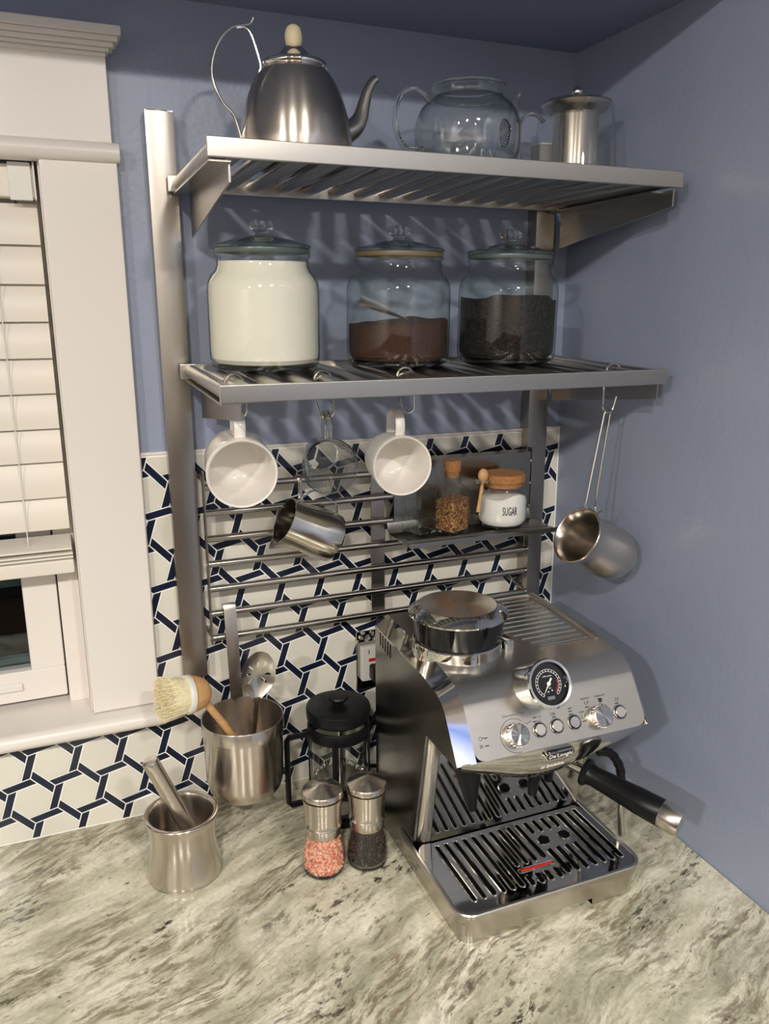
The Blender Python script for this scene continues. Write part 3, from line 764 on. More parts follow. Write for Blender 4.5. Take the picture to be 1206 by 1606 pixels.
mug('hanging_mug', (-.6140, -.255, .5865), (-.10, -.985, -.11), .0430, .083, 'plain white mug, leftmost, hanging mouth forward beside the left upright', 'mug', ['ceramic'], .0235, .93, .0068, GM)
mug('hanging_mug', (-.4000, -.240, .5780), (-.13, -.99, -.01), .0402, .080, 'white-lined mug hanging at the right in front of the spice shelf', 'mug', ['whiteplastic', 'ceramic'], .0282, .90, .0064, GM)
mug('hanging_cup', (-.4960, -.230, .5820), (-.16, -.985, -.06), .0370, .080, 'clear glass cup hanging between the two white mugs', 'cup', ['cupg'], .027, .70, .0048, GM)

# ================================================================== milk pitcher on the grid
pm = Vector((-.895, -.033, .445)).normalized()
hx = Vector((.445, 0, .895))
ctr = Vector((-.4865, -.098, .4655))
R3 = axes(pm, hx); L = .084; base = ctr - R3.col[2] * (L / 2)
pt = thing('milk_pitcher', 'small polished steel milk pitcher hanging sideways from the wall grid', 'pitcher', base, R3.to_euler())
def pitcher_wall(r_off, n=64, zs_=(0, .003, .010, .03, .05, .07, .084)):
    g = G(); v = []; f = []
    rp = [(.031, 0), (.0355, .003), (.0372, .012), (.0365, .030), (.0345, .050), (.0330, .068), (.0335, .084)]
    for r, z in rp:
        for k in range(n):
            a = 2 * PI * k / n; d = math.atan2(math.sin(a - PI), math.cos(a - PI))
            pull = math.exp(-(d / .32) ** 2) * max(0, (z - .045) / .039) ** 2 * .014
            rr = r - r_off + pull; v.append((rr * math.cos(a), rr * math.sin(a), z + pull * .25))
    for i in range(len(rp) - 1):
        for k in range(n): l = (k + 1) % n; f.append((i * n + k, i * n + l, (i + 1) * n + l, (i + 1) * n + k))
    f.append(tuple(range(n - 1, -1, -1))); g.add(v, f); return g, n
g, n = pitcher_wall(0); g2, _ = pitcher_wall(.0012)
b0 = len(g.v); top = b0 - n
g.add([(p[0], p[1], p[2] + .0015 if p[2] < .001 else p[2]) for p in g2.v], [q[::-1] for q in g2.f])
t2 = len(g.v) - n
for k in range(n): l = (k + 1) % n; g.f.append((top + k, top + l, t2 + l, t2 + k)); g.m.append(0)
obj('body', g, 'pitcherm', pt, recalc=False)
obj('handle', G().tube([(.0335, 0, .074), (.040, 0, .0745), (.0535, 0, .064), (.0555, 0, .058), (.0500, 0, .022), (.0460, 0, .016), (.0370, 0, .013)], [(.0058, .0009)] * 7, 10, flat=(0, 1, 0)), 'chrome', pt)
ph = obj('grid_hook', G().tube(smoothpath([(-.4845, -.0335, .5225), (-.4845, -.0355, .5335), (-.4845, -.0405, .5350), (-.4845, -.0455, .5300), (-.4845, -.0465, .505), (-.4885, -.0500, .4990), (-.4950, -.060, .4985), (-.4985, -.070, .4960), (-.4960, -.082, .4895), (-.4860, -.092, .4850), (-.4760, -.1010, .4880)], 4), [(.0034, .0010)] * 41, 8, flat=(1, 0, 0)), 'rod', loc=(-.4845, -.046, .53))
tag(ph, 'flat steel hook over a grid rod, carrying the milk pitcher', 'hook')

# ================================================================== round-bottomed pot by the right wall
qm = Vector((-.873, -.083, .48)).normalized()
R3 = axes(qm, (.48, 0, .873)); rc = Vector((-.1225, -.243, .4545)); L = .112
qb = rc - R3.col[2] * L
qt = thing('round_pot', 'steel round-bottomed pot with long wire handle, hanging by the right wall', 'pot', qb, R3.to_euler())
pp = [(0, 0), (.018, .003), (.0305, .012), (.0385, .027), (.0410, .043), (.0395, .060), (.0370, .078), (.0365, .092), (.0395, .105), (.0425, .1105), (.0440, .1135), (.0425, .1150), (.0395, .1120), (.0345, .1000), (.0350, .080), (.0375, .060), (.0392, .043), (.0365, .027), (.0285, .0135), (.016, .0050), (0, .0022)]
obj('bowl', G().lathe(smooth2(pp, 3), 56), 'satin', qt)
iv = R3.transposed()
def ql(p): return tuple(iv @ (Vector(p) - qb))
hk = (SLX[14] - .0045, -.235, .6335)
a1 = Vector((-.1045, -.236, .5050)); a2 = Vector((-.0930, -.2420, .4960))
dn = (Vector((-.0985, -.239, .50)) - Vector(hk)).normalized(); sd = dn.cross(Vector((0, 1, 0))).normalized()
wp = [ql(a1 + Vector((-.001, 0, -.012)))] + [ql(a1)] + [ql(Vector(hk) + dn * .012 - sd * .0 + Vector((-.0052, 0, 0)))] + [ql(Vector(hk) + dn * .003 + Vector((-.0045, 0, 0)))] + [ql(Vector(hk) + Vector((0, 0, .0005)))] + [ql(Vector(hk) + dn * .003 + Vector((.0045, 0, 0)))] + [ql(Vector(hk) + dn * .012 + Vector((.0052, 0, 0)))] + [ql(a2)] + [ql(a2 + Vector((.012, -.002, -.0075)))]
obj('wire_handle', G().tube(smoothpath(wp, 4), .0015, 8), 'wire', qt)

# ================================================================== spice bottles, sugar jar
def square_bottle(x, y, z, label, fillh=None):
    t = thing('square_bottle', label, 'bottle', (x, y, z), (0, 0, .35), 'corked square bottles on the spice shelf')
    g = G(); rings = [(.0205, 0, .004), (.0215, .003, .005), (.0215, .060, .005), (.0190, .070, .008), (.0130, .078, .0128), (.0112, .083, .0111), (.0112, .091, .0111), (.0128, .093, .0127), (.0128, .097, .0127)]
    v = []; f = []; nn = 28
    for h, zz, rr in rings:
        loop = rrect(-h, h, -h, h, min(rr, h * .999), 6); v += [(p[0], p[1], zz) for p in loop]; nn = len(loop)
    for i in range(len(rings) - 1):
        for k in range(nn): l = (k + 1) % nn; f.append((i * nn + k, i * nn + l, (i + 1) * nn + l, (i + 1) * nn + k))
    f.append(tuple(range(nn - 1, -1, -1))); g.add(v, f)
    obj('body', g, 'jar', t, recalc=False)
    obj('thick_base', G().prism(rrect(-.019, .019, -.019, .019, .004, 4), 'z', .001, .0045), 'glass', t)
    obj('cork', G().lathe([(0, .088), (.0100, .088), (.0106, .097), (.0125, .0975), (.0132, .1125), (.0125, .1140), (0, .1140)], 28), 'cork', t)
    return t
BZ = .4365
B1 = (-.2520, -.092); B2 = (-.3020, -.080)
square_bottle(*B1, BZ, 'corked square glass bottle of brown spice flakes, on the spice shelf')
b2 = square_bottle(*B2, BZ, 'empty square glass bottle half hidden behind the right-hand hanging mug')
g = G().prism(rrect(-.0190, .0190, -.0190, .0190, .004, 5), 'z', .0050, .056)
nn = len(g.v) // 2
g.v = [(p[0], p[1], p[2] + (.004 * math.sin(p[0] * 200 + 2) + p[0] * .10 if i >= nn else 0)) for i, p in enumerate(g.v)]
so = obj('spice_flakes', g, 'spice'); so.location = (*B1, BZ); so.rotation_euler = (0, 0, .35); tag(so, 'brown spice flakes inside the corked square bottle', 'spice', kind='stuff')

sx, sy = -.1600, -.090
sj = thing('sugar_jar', 'round glass jar of white sugar with wide cork lid, lettered SUGAR', 'jar', (sx, sy, BZ))
SR = .0385
obj('body', G().lathe(smooth2([(0, .002), (.030, .002), (.0365, .0045), (SR, .011), (SR, .052), (.0365, .0585), (.0330, .0625), (.0330, .0690), (.0345, .0705), (.0345, .0735)], 3), 56), 'clear', sj, recalc=False)
obj('thick_base', G().lathe([(0, .001), (.033, .001), (.0355, .0035), (.033, .0055), (0, .0055)], 40), 'glass', sj)
obj('cork_lid', G().lathe([(0, .066), (.0305, .066), (.0315, .0738), (.0345, .0742), (.0355, .0775), (.0350, .0850), (.0335, .0868), (0, .0872)], 40), 'cork', sj)
tg = text_geo('SUGAR', .0165, .0002, space=1.05)
xs = [p[0] for p in tg.v]; aw = (max(xs) - min(xs))
nv = []
for p in tg.v:
    a = math.radians(-102) + p[0] * (.0235 / aw) / SR; rr = SR + .0004 + p[2] * .5
    nv.append((rr * math.cos(a), rr * math.sin(a), .0315 + p[1] * 1.15))
tg.v = nv; obj('lettering', tg, 'ink', sj, smooth=0)
g = G().lathe([(0, .006), (.033, .006), (.0368, .011), (.0374, .016), (.0374, .050), (.036, .0545), (0, .0530)], 48)
g.v = [(p[0], p[1], p[2] + (.0045 * math.sin(p[0] * 95 + 1) - .002 if p[2] > .045 else 0)) for p in g.v]
so = obj('sugar', g, 'sugar'); so.location = (sx, sy, BZ); tag(so, 'white sugar inside the lettered jar', 'sugar', kind='stuff')
wsn = thing('wooden_spoon', 'tiny wooden spoon held in a glass loop on the sugar jar', 'spoon', (sx - .0490, sy - .020, BZ + .044))
obj('handle', G().tube([(-.0065, 0, -.012), (-.003, 0, .012), (.0005, 0, .036)], [.0032, .0028, .0026], 10), 'wood', wsn)
obj('head', G().sphere((.0010, 0, .0460), .0086, 18, (1, .8, 1.25)), 'wood', wsn)
obj('glass_loop', G().tube([(-.001 + .0105 * math.cos(a), .0105 * math.sin(a), .0365) for a in [2 * PI * i / 24 for i in range(24)]], .0020, 8, closed=True), 'glass', wsn)

# ================================================================== utensil holder with brush and slotted spoon
ux, uy, uz = -.6010, -.1100, .0705
uh = thing('utensil_holder', 'brushed steel utensil pot hung from the grid by a flat strap, above the counter', 'utensil holder', (ux, uy, uz))
pr = [(0, 0), (.030, 0), (.0445, .004), (.0535, .013), (.0570, .028), (.0585, .100), (.0590, .1045), (.0605, .1050), (.0605, .1245), (.0600, .1255), (.0585, .1245), (.0570, .100), (.0555, .028), (.050, .014), (.030, .0045), (0, .0040)]
obj('cup', G().lathe(pr, 64), 'satin', uh)
obj('strap', G().tube([(.001, .0755, .2735), (.001, .0720, .2765), (.001, .0640, .2765), (.001, .0600, .2700), (.004, .0590, .13), (.005, .0590, .085)], [(.0100, .0008)] * 6, 8, flat=(1, 0, 0)), 'steel_z', uh)
br = thing('dish_brush', 'round wooden dish brush with pale bristles leaning in the utensil pot', 'brush', (-.6700, -.118, .2480))
LB = (0, 0, 0)
A = Vector((.0, 0, 0)); ax = Vector((-1, -.25, .12)).normalized()
Rb = axes(ax, (0, 0, 1))
hd = G().lathe(smooth2([(0, -.024), (.011, -.0225), (.020, -.015), (.0250, -.003), (.0262, .004), (.0262, .006), (0, .006)], 3), 32); hd.xf(Rb.to_4x4()); obj('head', hd, 'wood', br)
bd = G().lathe([(.0, .0055), (.0270, .0055), (.0278, .0075), (.0278, .0125), (.0270, .0140), (0, .0140)], 32); bd.xf(Rb.to_4x4()); obj('white_band', bd, 'whiteplastic', br)
bg = G().lathe([(0, .013), (.0245, .013), (.0275, .024), (.0275, .036), (.022, .041), (0, .0425)], 32)
for i in range(700):
    a = random.random() * 2 * PI; rr = .0255 * math.sqrt(random.random()); e = 1.10 + .22 * random.random()
    bg.tube([(rr * math.cos(a), rr * math.sin(a), .013), (rr * e * math.cos(a + .05), rr * e * math.sin(a + .05), .046 + random.random() * .006)], [.0006, .0004], 3)
bg.xf(Rb.to_4x4()); ob_ = obj('bristles', bg, 'bristle', br, kind='stuff')
obj('handle', G().tube([(.012, 0, -.010), (.040, .003, -.058), (.066, .006, -.110), (.080, .008, -.150)], [.0055, .0058, .0062, .0058], 14), 'wood', br)

slt = thing('slotted_spoon', 'steel slotted serving spoon standing upright in the utensil pot', 'spoon', (-.5760, -.118, .2580), Matrix.Rotation(.10, 3, 'Y').to_euler())
# bowl: elliptical dish with slots cut; modelled as plate then dished
el = [(.0255 * math.cos(a), .0380 * math.sin(a)) for a in [2 * PI * i / 48 for i in range(48)]]
holes = []
for k in range(8):
    if k == 6: continue
    a = k * PI / 4; c_, s__ = math.cos(a), math.sin(a); hl = []
    for t in range(12):
        q = 2 * PI * t / 12; u_ = .0145 + .0055 * math.cos(q); w_ = .0020 * math.sin(q)
        hl.append((u_ * c_ - w_ * s__, u_ * s__ + w_ * c_))
    holes.append(hl)
bm = bmesh.new(); E_ = []
for loop in [el] + holes:
    vs = [bm.verts.new((p[0], p[1], 0)) for p in loop]; E_ += [bm.edges.new((vs[i], vs[(i + 1) % len(vs)])) for i in range(len(vs))]
bmesh.ops.triangle_fill(bm, use_beauty=True, edges=E_)
bmesh.ops.subdivide_edges(bm, edges=[e for e in bm.edges if e.calc_length() > .006], cuts=2, use_grid_fill=True)
bmesh.ops.triangulate(bm, faces=bm.faces[:])
ex = bmesh.ops.extrude_face_region(bm, geom=bm.faces[:])
for q in ex['geom']:
    if isinstance(q, bmesh.types.BMVert): q.co.z = -.0009
for q in bm.verts:
    rr = (q.co.x / .0255) ** 2 + (q.co.y / .0380) ** 2
    q.co.z -= .0085 * (1 - rr)
    if q.co.y < -.015: q.co.x *= 1 - .35 * min(1, (-.015 - q.co.y) / .02)
bmesh.ops.recalc_face_normals(bm, faces=bm.faces[:])
g = G().bm(bm); g.xf(Matrix(((1, 0, 0, 0), (0, 0, -1, 0), (0, 1, 0, 0), (0, 0, 0, 1))))
obj('bowl', g, 'satin_flat', slt, smooth=60)
obj('handle', G().tube([(0, 0.001, -.034), (.0, .002, -.045), (.000, .006, -.08), (-.004, .016, -.165)], [(.0062, .0022), (.0038, .0022), (.0040, .0020), (.005, .0018)], 12, flat=(1, 0, 0)), 'satin_flat', slt)

# ================================================================== mortar and pestle
mx_, my_ = -.7040, -.1640
mo = obj('mortar', G().lathe(smooth2([(0, .0003), (.046, .0003), (.0500, .002), (.0520, .006), (.0500, .018), (.0462, .040), (.0452, .058), (.0475, .080), (.0508, .0925), (.0508, .0958), (.0480, .0970), (.0445, .0950), (.0425, .085), (.0400, .060), (.0360, .035), (.024, .020), (0, .016)], 3), 72), 'satin')
mo.location = (mx_, my_, 0); tag(mo, 'flared brushed steel mortar standing on the granite, below the window sill', 'mortar')
p0 = Vector((-.6800, -.1700, .030)); p1 = Vector((-.7420, -.1850, .1960)); dv = (p1 - p0)
Lp = dv.length; R3 = axes(dv, (1, 0, 0))
pe = obj('pestle', G().lathe([(0, .0), (.009, .0015), (.0135, .008), (.0135, .020), (.0115, .045), (.0110, Lp - .012), (.0112, Lp - .003), (.0100, Lp - .0005), (.0085, Lp), (0, Lp)], 36), 'satin')
pe.location = p0; pe.rotation_euler = R3.to_euler(); tag(pe, 'solid steel pestle leaning in the mortar', 'pestle')

# ================================================================== salt and pepper mills
def mill(x, y, label, cat):
    t = thing('spice_mill', label, cat, (x, y, 0), group='steel and glass mills')
    obj('glass_body', G().lathe(smooth2([(0, .002), (.026, .0015), (.0290, .006), (.0300, .014), (.0285, .030), (.0250, .048), (.0232, .060), (.0228, .068)], 3), 48), 'clear', t, recalc=False)
    obj('thick_base', G().lathe([(0, .0005), (.026, .0005), (.0285, .004), (.0270, .0065), (0, .0065)], 40), 'glass', t)
    obj('collar', G().lathe([(0, .060), (.0238, .060), (.0248, .062), (.0248, .0735), (.0240, .0740), (0, .074)], 40), 'satin', t)
    obj('grinder_body', G().lathe(smooth2([(0, .0745), (.0245, .0745), (.0250, .080), (.0258, .095), (.0275, .112), (.0282, .118), (.0275, .1190), (0, .1190)], 3), 40), 'satin', t)
    obj('cap', G().lathe([(0, .1200), (.0282, .1200), (.0290, .1215), (.0288, .1260), (.0275, .1285), (.018, .1335), (.008, .1370), (0, .1385)], 40), 'satin', t, smooth=25)
    return t
SP = (-.5190, -.2350); PP = (-.4555, -.2420)
mill(*SP, 'mill of pink salt crystals, steel top, left one of the pair', 'salt mill')
mill(*PP, 'mill of dark peppercorns, steel top, right one of the pair', 'pepper mill')
def bodyr(z):
    pts = [(.0015, .026), (.006, .0290), (.014, .0300), (.030, .0285), (.048, .0250), (.060, .0232), (.068, .0228)]
    for (a, b), (c, d) in zip(pts, pts[1:]):
        if z <= c: return b + (d - b) * (z - a) / (c - a)
    return .0228
g = G().lathe([(0, .0075)] + [(bodyr(z) - .0032, z) for z in (.0075, .014, .03, .045, .056)] + [(0, .057)], 32, mi=0)
for i in range(520):
    z = .008 + random.random() * .050; a = random.random() * 2 * PI; rr = bodyr(z) - .0026; s__ = .0011 + random.random() * .0013
    c = Vector((rr * math.cos(a), rr * math.sin(a), z)); bm = bmesh.new(); bmesh.ops.create_cube(bm, size=1.6 * s__)
    rot = Matrix.Rotation(random.random() * 6, 4, Vector((random.random(), random.random(), 1)))
    for q in bm.verts: q.co = c + (rot @ q.co) * (.8 + .4 * random.random())
    g.bm(bm, 0 if random.random() < .2 else (1 if random.random() < .75 else 2))
so = obj('salt_crystals', g, ['salt', 'saltA', 'saltB'], smooth=0); so.location = (*SP, 0); tag(so, 'coarse pink salt crystals inside the left mill', 'salt', kind='stuff')
g = G().lathe([(0, .0075)] + [(bodyr(z) - .0042, z) for z in (.0075, .014, .03, .045, .058)] + [(0, .059)], 32, mi=1)
for i in range(380):
    z = .009 + random.random() * .050; a = random.random() * 2 * PI; rr = bodyr(z) - .0033
    bm = bmesh.new(); bmesh.ops.create_icosphere(bm, subdivisions=1, radius=.0019 + random.random() * .0005)
    for q in bm.verts: q.co += Vector((rr * math.cos(a), rr * math.sin(a), z))
    g.bm(bm, 0)
so = obj('peppercorns', g, ['pepper', 'pepcore'], smooth=80); so.location = (*PP, 0); tag(so, 'dark peppercorns inside the right mill', 'pepper', kind='stuff')

# ================================================================== french press
fx, fy = -.4540, -.1160
fp = thing('french_press', 'glass coffee press with black lid, band and square handle, behind the mills', 'coffee press', (fx, fy, 0))
obj('beaker', G().lathe([(0, .012), (.0400, .012), (.0435, .016), (.0440, .024), (.0440, .166), (.0465, .170)], 48), 'clear', fp, recalc=False)
obj('base_ring', G().lathe([(.028, 0), (.0455, 0), (.0475, .002), (.0475, .011), (.0450, .0118), (.028, .0118), (.028, 0)], 48), 'black', fp)
obj('top_band', G().lathe([(.0448, .140), (.0475, .140), (.0485, .142), (.0485, .157), (.0475, .159), (.0448, .159), (.0448, .140)], 48), 'black', fp)
for k in range(4):
    a = PI / 4 + .35 + k * PI / 2; c_, s__ = math.cos(a), math.sin(a)
    obj('frame_strut', G().tube([(.0468 * c_, .0468 * s__, .008), (.0468 * c_, .0468 * s__, .145)], [(.0055, .0015)] * 2, 8, flat=(-s__, c_, 0)), 'black', fp)
obj('handle', G().tube([(-.0470, -.004, .150), (-.0800, -.004, .150), (-.0840, -.004, .145), (-.0840, -.004, .040), (-.0800, -.004, .035), (-.0470, -.004, .035)], [(.0065, .0042)] * 6, 8, flat=(0, 1, 0)), 'black', fp)
ld = obj('lid', G().lathe([(0, .166), (.0455, .166), (.0490, .170), (.0498, .184), (.0485, .1875), (.0440, .1885), (.018, .1895), (0, .190)], 56), 'black', fp, smooth=25)
obj('lid_knob', G().lathe([(0, .189), (.008, .189), (.009, .195), (.0150, .197), (.0162, .2000), (.0150, .2025), (0, .2030)], 32), 'black', ld, smooth=25)
obj('plunger_rod', G().tube([(0, 0, .165), (0, 0, .066)], .0020, 8), 'wire', fp)
cg = G()
pts = []
for i in range(361):
    a = 2 * PI * i / 360; b = a * 46; pts.append(((.038 + .0035 * math.cos(b)) * math.cos(a), (.038 + .0035 * math.cos(b)) * math.sin(a), .066 + .0035 * math.sin(b)))
cg.tube(pts[:-1], .0006, 5, closed=True); cg.lathe([(0, .0655), (.034, .0645), (.034, .0655), (0, .0665)], 32)
obj('plunger_coil', cg, 'wire', fp)

# ================================================================== outlet behind the machine
ou = thing('wall_outlet', 'electrical outlet with red stripe and black plug, behind the machine', 'outlet', (-.355, -.0085, .200)); LO = (-.355, -.0085, .200)
g = G().box(-.3860, -.316, -.0130, -.0085, .150, .2550, .002); obj('cover_plate', g, 'mirror', ou, LO)
obj('receptacle', bx(-.3810, -.330, -.0260, -.0125, .170, .2320, b=.003), 'whiteplastic', ou, LO)
obj('slot', bx(-.3690, -.3675, -.0263, -.0255, .219, .2265), 'black', ou, LO)
obj('red_stripe', bx(-.3690, -.334, -.0275, -.0255, .2055, .2110, b=.0008), 'red', ou, LO)
obj('plug', bx(-.3700, -.336, -.052, -.0262, .176, .2030, b=.005), 'black', ou, LO)
obj('power_cord', G().tube(smoothpath([(-.352, -.05, .185), (-.356, -.06, .150), (-.372, -.05, .110), (-.380, -.03, .05), (-.372, -.02, .010), (-.33, -.03, .0045), (-.30, -.05, .0045)], 5), .0035, 8), 'black', ou, LO)
cg = G()
for i in range(14): cg.sphere((-.3860 + .0052 * i + random.random() * .003, -.0145, .2370 + .013 * (i % 3) / 2 + random.random() * .004), .0042, 8)
obj('embossed_edge', cg, 'chrome', ou, LO)

# ================================================================== espresso machine
ML = (-.2675, -.30, 0)
em = thing('espresso_machine', 'brushed steel espresso machine with pressure dial, drip tray and black-handled portafilter', 'coffee machine', ML)
def mo_(n, g, m, p=em, **k): return obj(n, g, m, p, ML, **k)
BX0, BX1 = -.4050, -.1310
top = [(-.150, .3340), (-.300, .3290), (-.345, .3245)]
cont = [(-.150, .3340), (-.300, .3290), (-.352, .3235), (-.3680, .3200), (-.3800, .3140), (-.3895, .3065), (-.3970, .2975), (-.4300, .2470)]
cont = [(p.x, p.y) for p in smoothpath([(a, b, 0) for a, b in cont], 3)]
side = cont + [(-.4180, .2370), (-.330, .2370), (-.292, .0480), (-.292, .004), (-.150, .004)]
# inner core
core = [(a + (.004 if a < -.2 else .0), b - .004) for a, b in cont] + [(-.400, .236), (-.314, .236), (-.290, .046), (-.290, .006), (-.154, .006)]
mo_('inner_body', G().prism(core, 'x', BX0 + .0190, BX1 - .004), 'black')
for x0, x1 in ((BX0, BX0 + .0035), (BX1 - .0035, BX1)):
    nn_ = []
    for i in range(len(cont)):
        p_ = cont[max(0, i - 1)]; q_ = cont[min(len(cont) - 1, i + 1)]; dx, dz = q_[0] - p_[0], q_[1] - p_[1]; l_ = math.hypot(dx, dz); nn_.append((dz / l_, -dx / l_))
    off = .0121 if x0 == BX0 else .0005
    pl_ = [(c[0] - q[0] * off, c[1] - q[1] * off) for c, q in zip(cont, nn_)] + [(-.4180, .2370)] + side[len(cont) + 1:]
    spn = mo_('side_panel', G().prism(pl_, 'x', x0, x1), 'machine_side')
    if x0 == BX0:
        spn['label'] = 'left side panel with vent slots'
        for k in range(5):
            yy = -.170 - .0095 * k
            obj('vent_slot', G().tube([(BX0 - .0002, yy, .3185 - .0010 * k), (BX0 - .0002, yy, .2990 - .0010 * k)], [(.0018, .0006)] * 2, 8, flat=(0, 1, 0)), 'black', spn, ML)
mo_('back_panel', G().box(BX0 + .002, BX1 - .002, -.153, -.148, .004, .333, .001), 'black')
# polished trim along the contour, left and right
def trimstrip(xa, xb, lift_a, lift_b):
    g = G(); n = len(cont)
    nrm = []
    for i in range(n):
        a = cont[max(0, i - 1)]; b = cont[min(n - 1, i + 1)]; dx, dz = b[0] - a[0], b[1] - a[1]; l = math.hypot(dx, dz); nrm.append((dz / l, -dx / l))
    v = [(xa, c[0] + q[0] * lift_a, c[1] + q[1] * lift_a) for c, q in zip(cont, nrm)] + [(xb, c[0] + q[0] * lift_b, c[1] + q[1] * lift_b) for c, q in zip(cont, nrm)] \
        + [(xa, c[0] - q[0] * .013, c[1] - q[1] * .013) for c, q in zip(cont, nrm)] + [(xb, c[0] - q[0] * .006, c[1] - q[1] * .006) for c, q in zip(cont, nrm)]
    f = []
    for i in range(n - 1): f += [(i, i + 1, n + i + 1, n + i), (2 * n + i, 2 * n + i + 1, i + 1, i), (n + i, n + i + 1, 3 * n + i + 1, 3 * n + i)]
    f += [(0, n, 3 * n, 2 * n), (n - 1, 2 * n - 1, 4 * n - 1, 3 * n - 1)]
    g.add(v, f); return g
mo_('polished_trim', trimstrip(BX0 - .0005, BX0 + .0195, -.0118, .0030), 'chrome')
mo_('polished_trim', trimstrip(BX1 - .0020, BX1 + .0005, .0030, .0015), 'chrome')
# top and face sheet (brushed)
fx0, fx1 = BX0 + .0195, BX1 - .0022
nrmc = []
n = len(cont)
for i in range(n):
    a = cont[max(0, i - 1)]; b = cont[min(n - 1, i + 1)]; dx, dz = b[0] - a[0], b[1] - a[1]; l_ = math.hypot(dx, dz); nrmc.append((dz / l_, -dx / l_))
oc = [(c[0] + q[0] * .0028, c[1] + q[1] * .0028) for c, q in zip(cont, nrmc)]
# rounded lower corners of the face
FT = Vector((0, -.547, -.837)); FN = Vector((0, -.837, .547)); FO = Vector((0, -.4300, .2470)) + FN * .0028
g = G(); v = []; f = []
rows = []
for i, (yy, zz) in enumerate(oc):
    d = math.hypot(yy - oc[-1][0], zz - oc[-1][1]); rows.append((yy, zz, d))
seg = [r for r in rows if r[2] > .0145 or r[1] > .3]
last = seg[-1]
for t in range(1, 9):
    d = .0140 * (1 - t / 8.0); p = FO - FT * d; seg.append((p.y, p.z, d))
rc_ = .014
for yy, zz, d in seg:
    ins = 0
    if d < rc_ and zz < .3: ins = rc_ - math.sqrt(max(0, rc_ ** 2 - (rc_ - d) ** 2))
    v += [(fx0 + ins, yy, zz), (fx1 - ins, yy, zz)]
for i in range(len(seg) - 1): f.append((2 * i, 2 * i + 1, 2 * i + 3, 2 * i + 2))
g.add(v, f); fs = mo_('top_and_control_panel', g, 'machine', recalc=False)
# undercut polished band below the face
g = G(); N_ = 24; rowsu = []
for j in range(7):
    t = j / 6; row = []
    for i in range(N_ + 1):
        u = i / N_; x = BX0 + .002 + (BX1 - BX0 - .004) * u; bulge = math.exp(-((u - .30) / .20) ** 2) * .0 + math.sin(PI * min(1, max(0, u))) ** .6
        lb = .60 + .40 * math.exp(-((u - .42) / .26) ** 2); yy = -.4315 + .004 * (1 - bulge) + .024 * t ** 2.2; zz = .2475 - (.012 + .040 * bulge * lb) * math.sin(t * PI / 2)
        row.append((x, yy, zz))
    rowsu.append(row)
v = [p for r in rowsu for p in r]; W = N_ + 1
f = [(j * W + i, j * W + i + 1, (j + 1) * W + i + 1, (j + 1) * W + i) for j in range(6) for i in range(N_)]
lastr = [(x, -.36, z) for x, y, z in rowsu[-1]]; v += lastr; b_ = 7 * W - W
f += [(6 * W + i, 6 * W + i + 1, 7 * W + i + 1, 7 * W + i) for i in range(N_)]
g.add(v, f); mo_('lower_band', g, 'mirror', recalc=False)
# head underside
mo_('head_underside', G().box(BX0 + .006, BX1 - .006, -.415, -.300, .228, .2385, .002), 'black')
# lower column: stainless corners and mirror back panel
g = G(); g.prism([(-.296, .047), (-.3245, .2375), (-.300, .2375), (-.270, .047)], 'x', -.3790, -.1450); mo_('mirror_back_panel', g, 'mirror')
for xa, xb in ((BX0 + .001, -.3795), (-.1445, BX1 - .001)):
    g = G(); lev = [(0.047, -.2945), (.10, -.3035), (.16, -.3125), (.21, -.3200), (.230, -.3225), (.2385, -.318)]
    v = []; f = []; K = 7
    for z, y in lev:
        for i in range(K):
            a = PI / 2 * i / (K - 1); rr = .018
            if xa < -.3: v.append((xa + rr - rr * math.cos(a), y + rr - rr * math.sin(a), z))
            else: v.append((xb - .004 + .004 * math.cos(a), y + .004 - .004 * math.sin(a), z))
        v.append((xb if xa < -.3 else xa, y, z)); v.append((xb if xa < -.3 else xa, -.25, z)); v.append((xa if xa < -.3 else xb, -.25, z))
    W = K + 3
    for j in range(len(lev) - 1):
        for i in range(W): l = (i + 1) % W; f.append((j * W + i, j * W + l, (j + 1) * W + l, (j + 1) * W + i))
    f.append(tuple(range(W))); f.append(tuple(range((len(lev) - 1) * W, len(lev) * W)))
    g.add(v, f); mo_('column_corner', g, 'satin_flat')
# drip tray
TX0, TX1, TY0, TY1 = -.4110, -.1275, -.4480, -.262
out = rrect(TX0, TX1, TY0, TY1 + .03, .026, 8)
def ringp(d, zz): return [(p[0], p[1], zz) for p in rrect(TX0 + d, TX1 - d, TY0 + d, TY1 + .03 - d, .026 - min(d, .02), 8)]
g = G(); nn = len(out); lv = [ringp(.0075, .0100), ringp(.0070, .014), ringp(.0045, .030), ringp(.0, .0385), ringp(.0, .0455), ringp(.0012, .0470), ringp(.0048, .0470), ringp(.0060, .0455), ringp(.0062, .0400)]
v = [p for r in lv for p in r]; f = [(j * nn + i, j * nn + (i + 1) % nn, (j + 1) * nn + (i + 1) % nn, (j + 1) * nn + i) for j in range(len(lv) - 1) for i in range(nn)]
f.append(tuple(range(nn - 1, -1, -1))); g.add(v, f)
dt = mo_('drip_tray', g, 'machine')
rg_ = ringp(.0078, 0)
lf = [(p[0], p[1]) for p in rg_ if p[0] < -.30 and p[1] < -.38]; rf = [(p[0], p[1]) for p in rg_ if p[0] > -.24 and p[1] < -.38]
lf = [(-.3150, TY0 + .0078)] + lf[::-1] + [(TX0 + .0078, -.25), (-.3150, -.25)]
obj('tray_foot', G().prism(lf, 'z', 0, .0110), 'machine', dt, ML)
rf = [(-.2080, TY0 + .0078)] + rf + [(TX1 - .0078, -.25), (-.2080, -.25)]
obj('tray_foot', G().prism(rf, 'z', 0, .0110), 'machine', dt, ML)
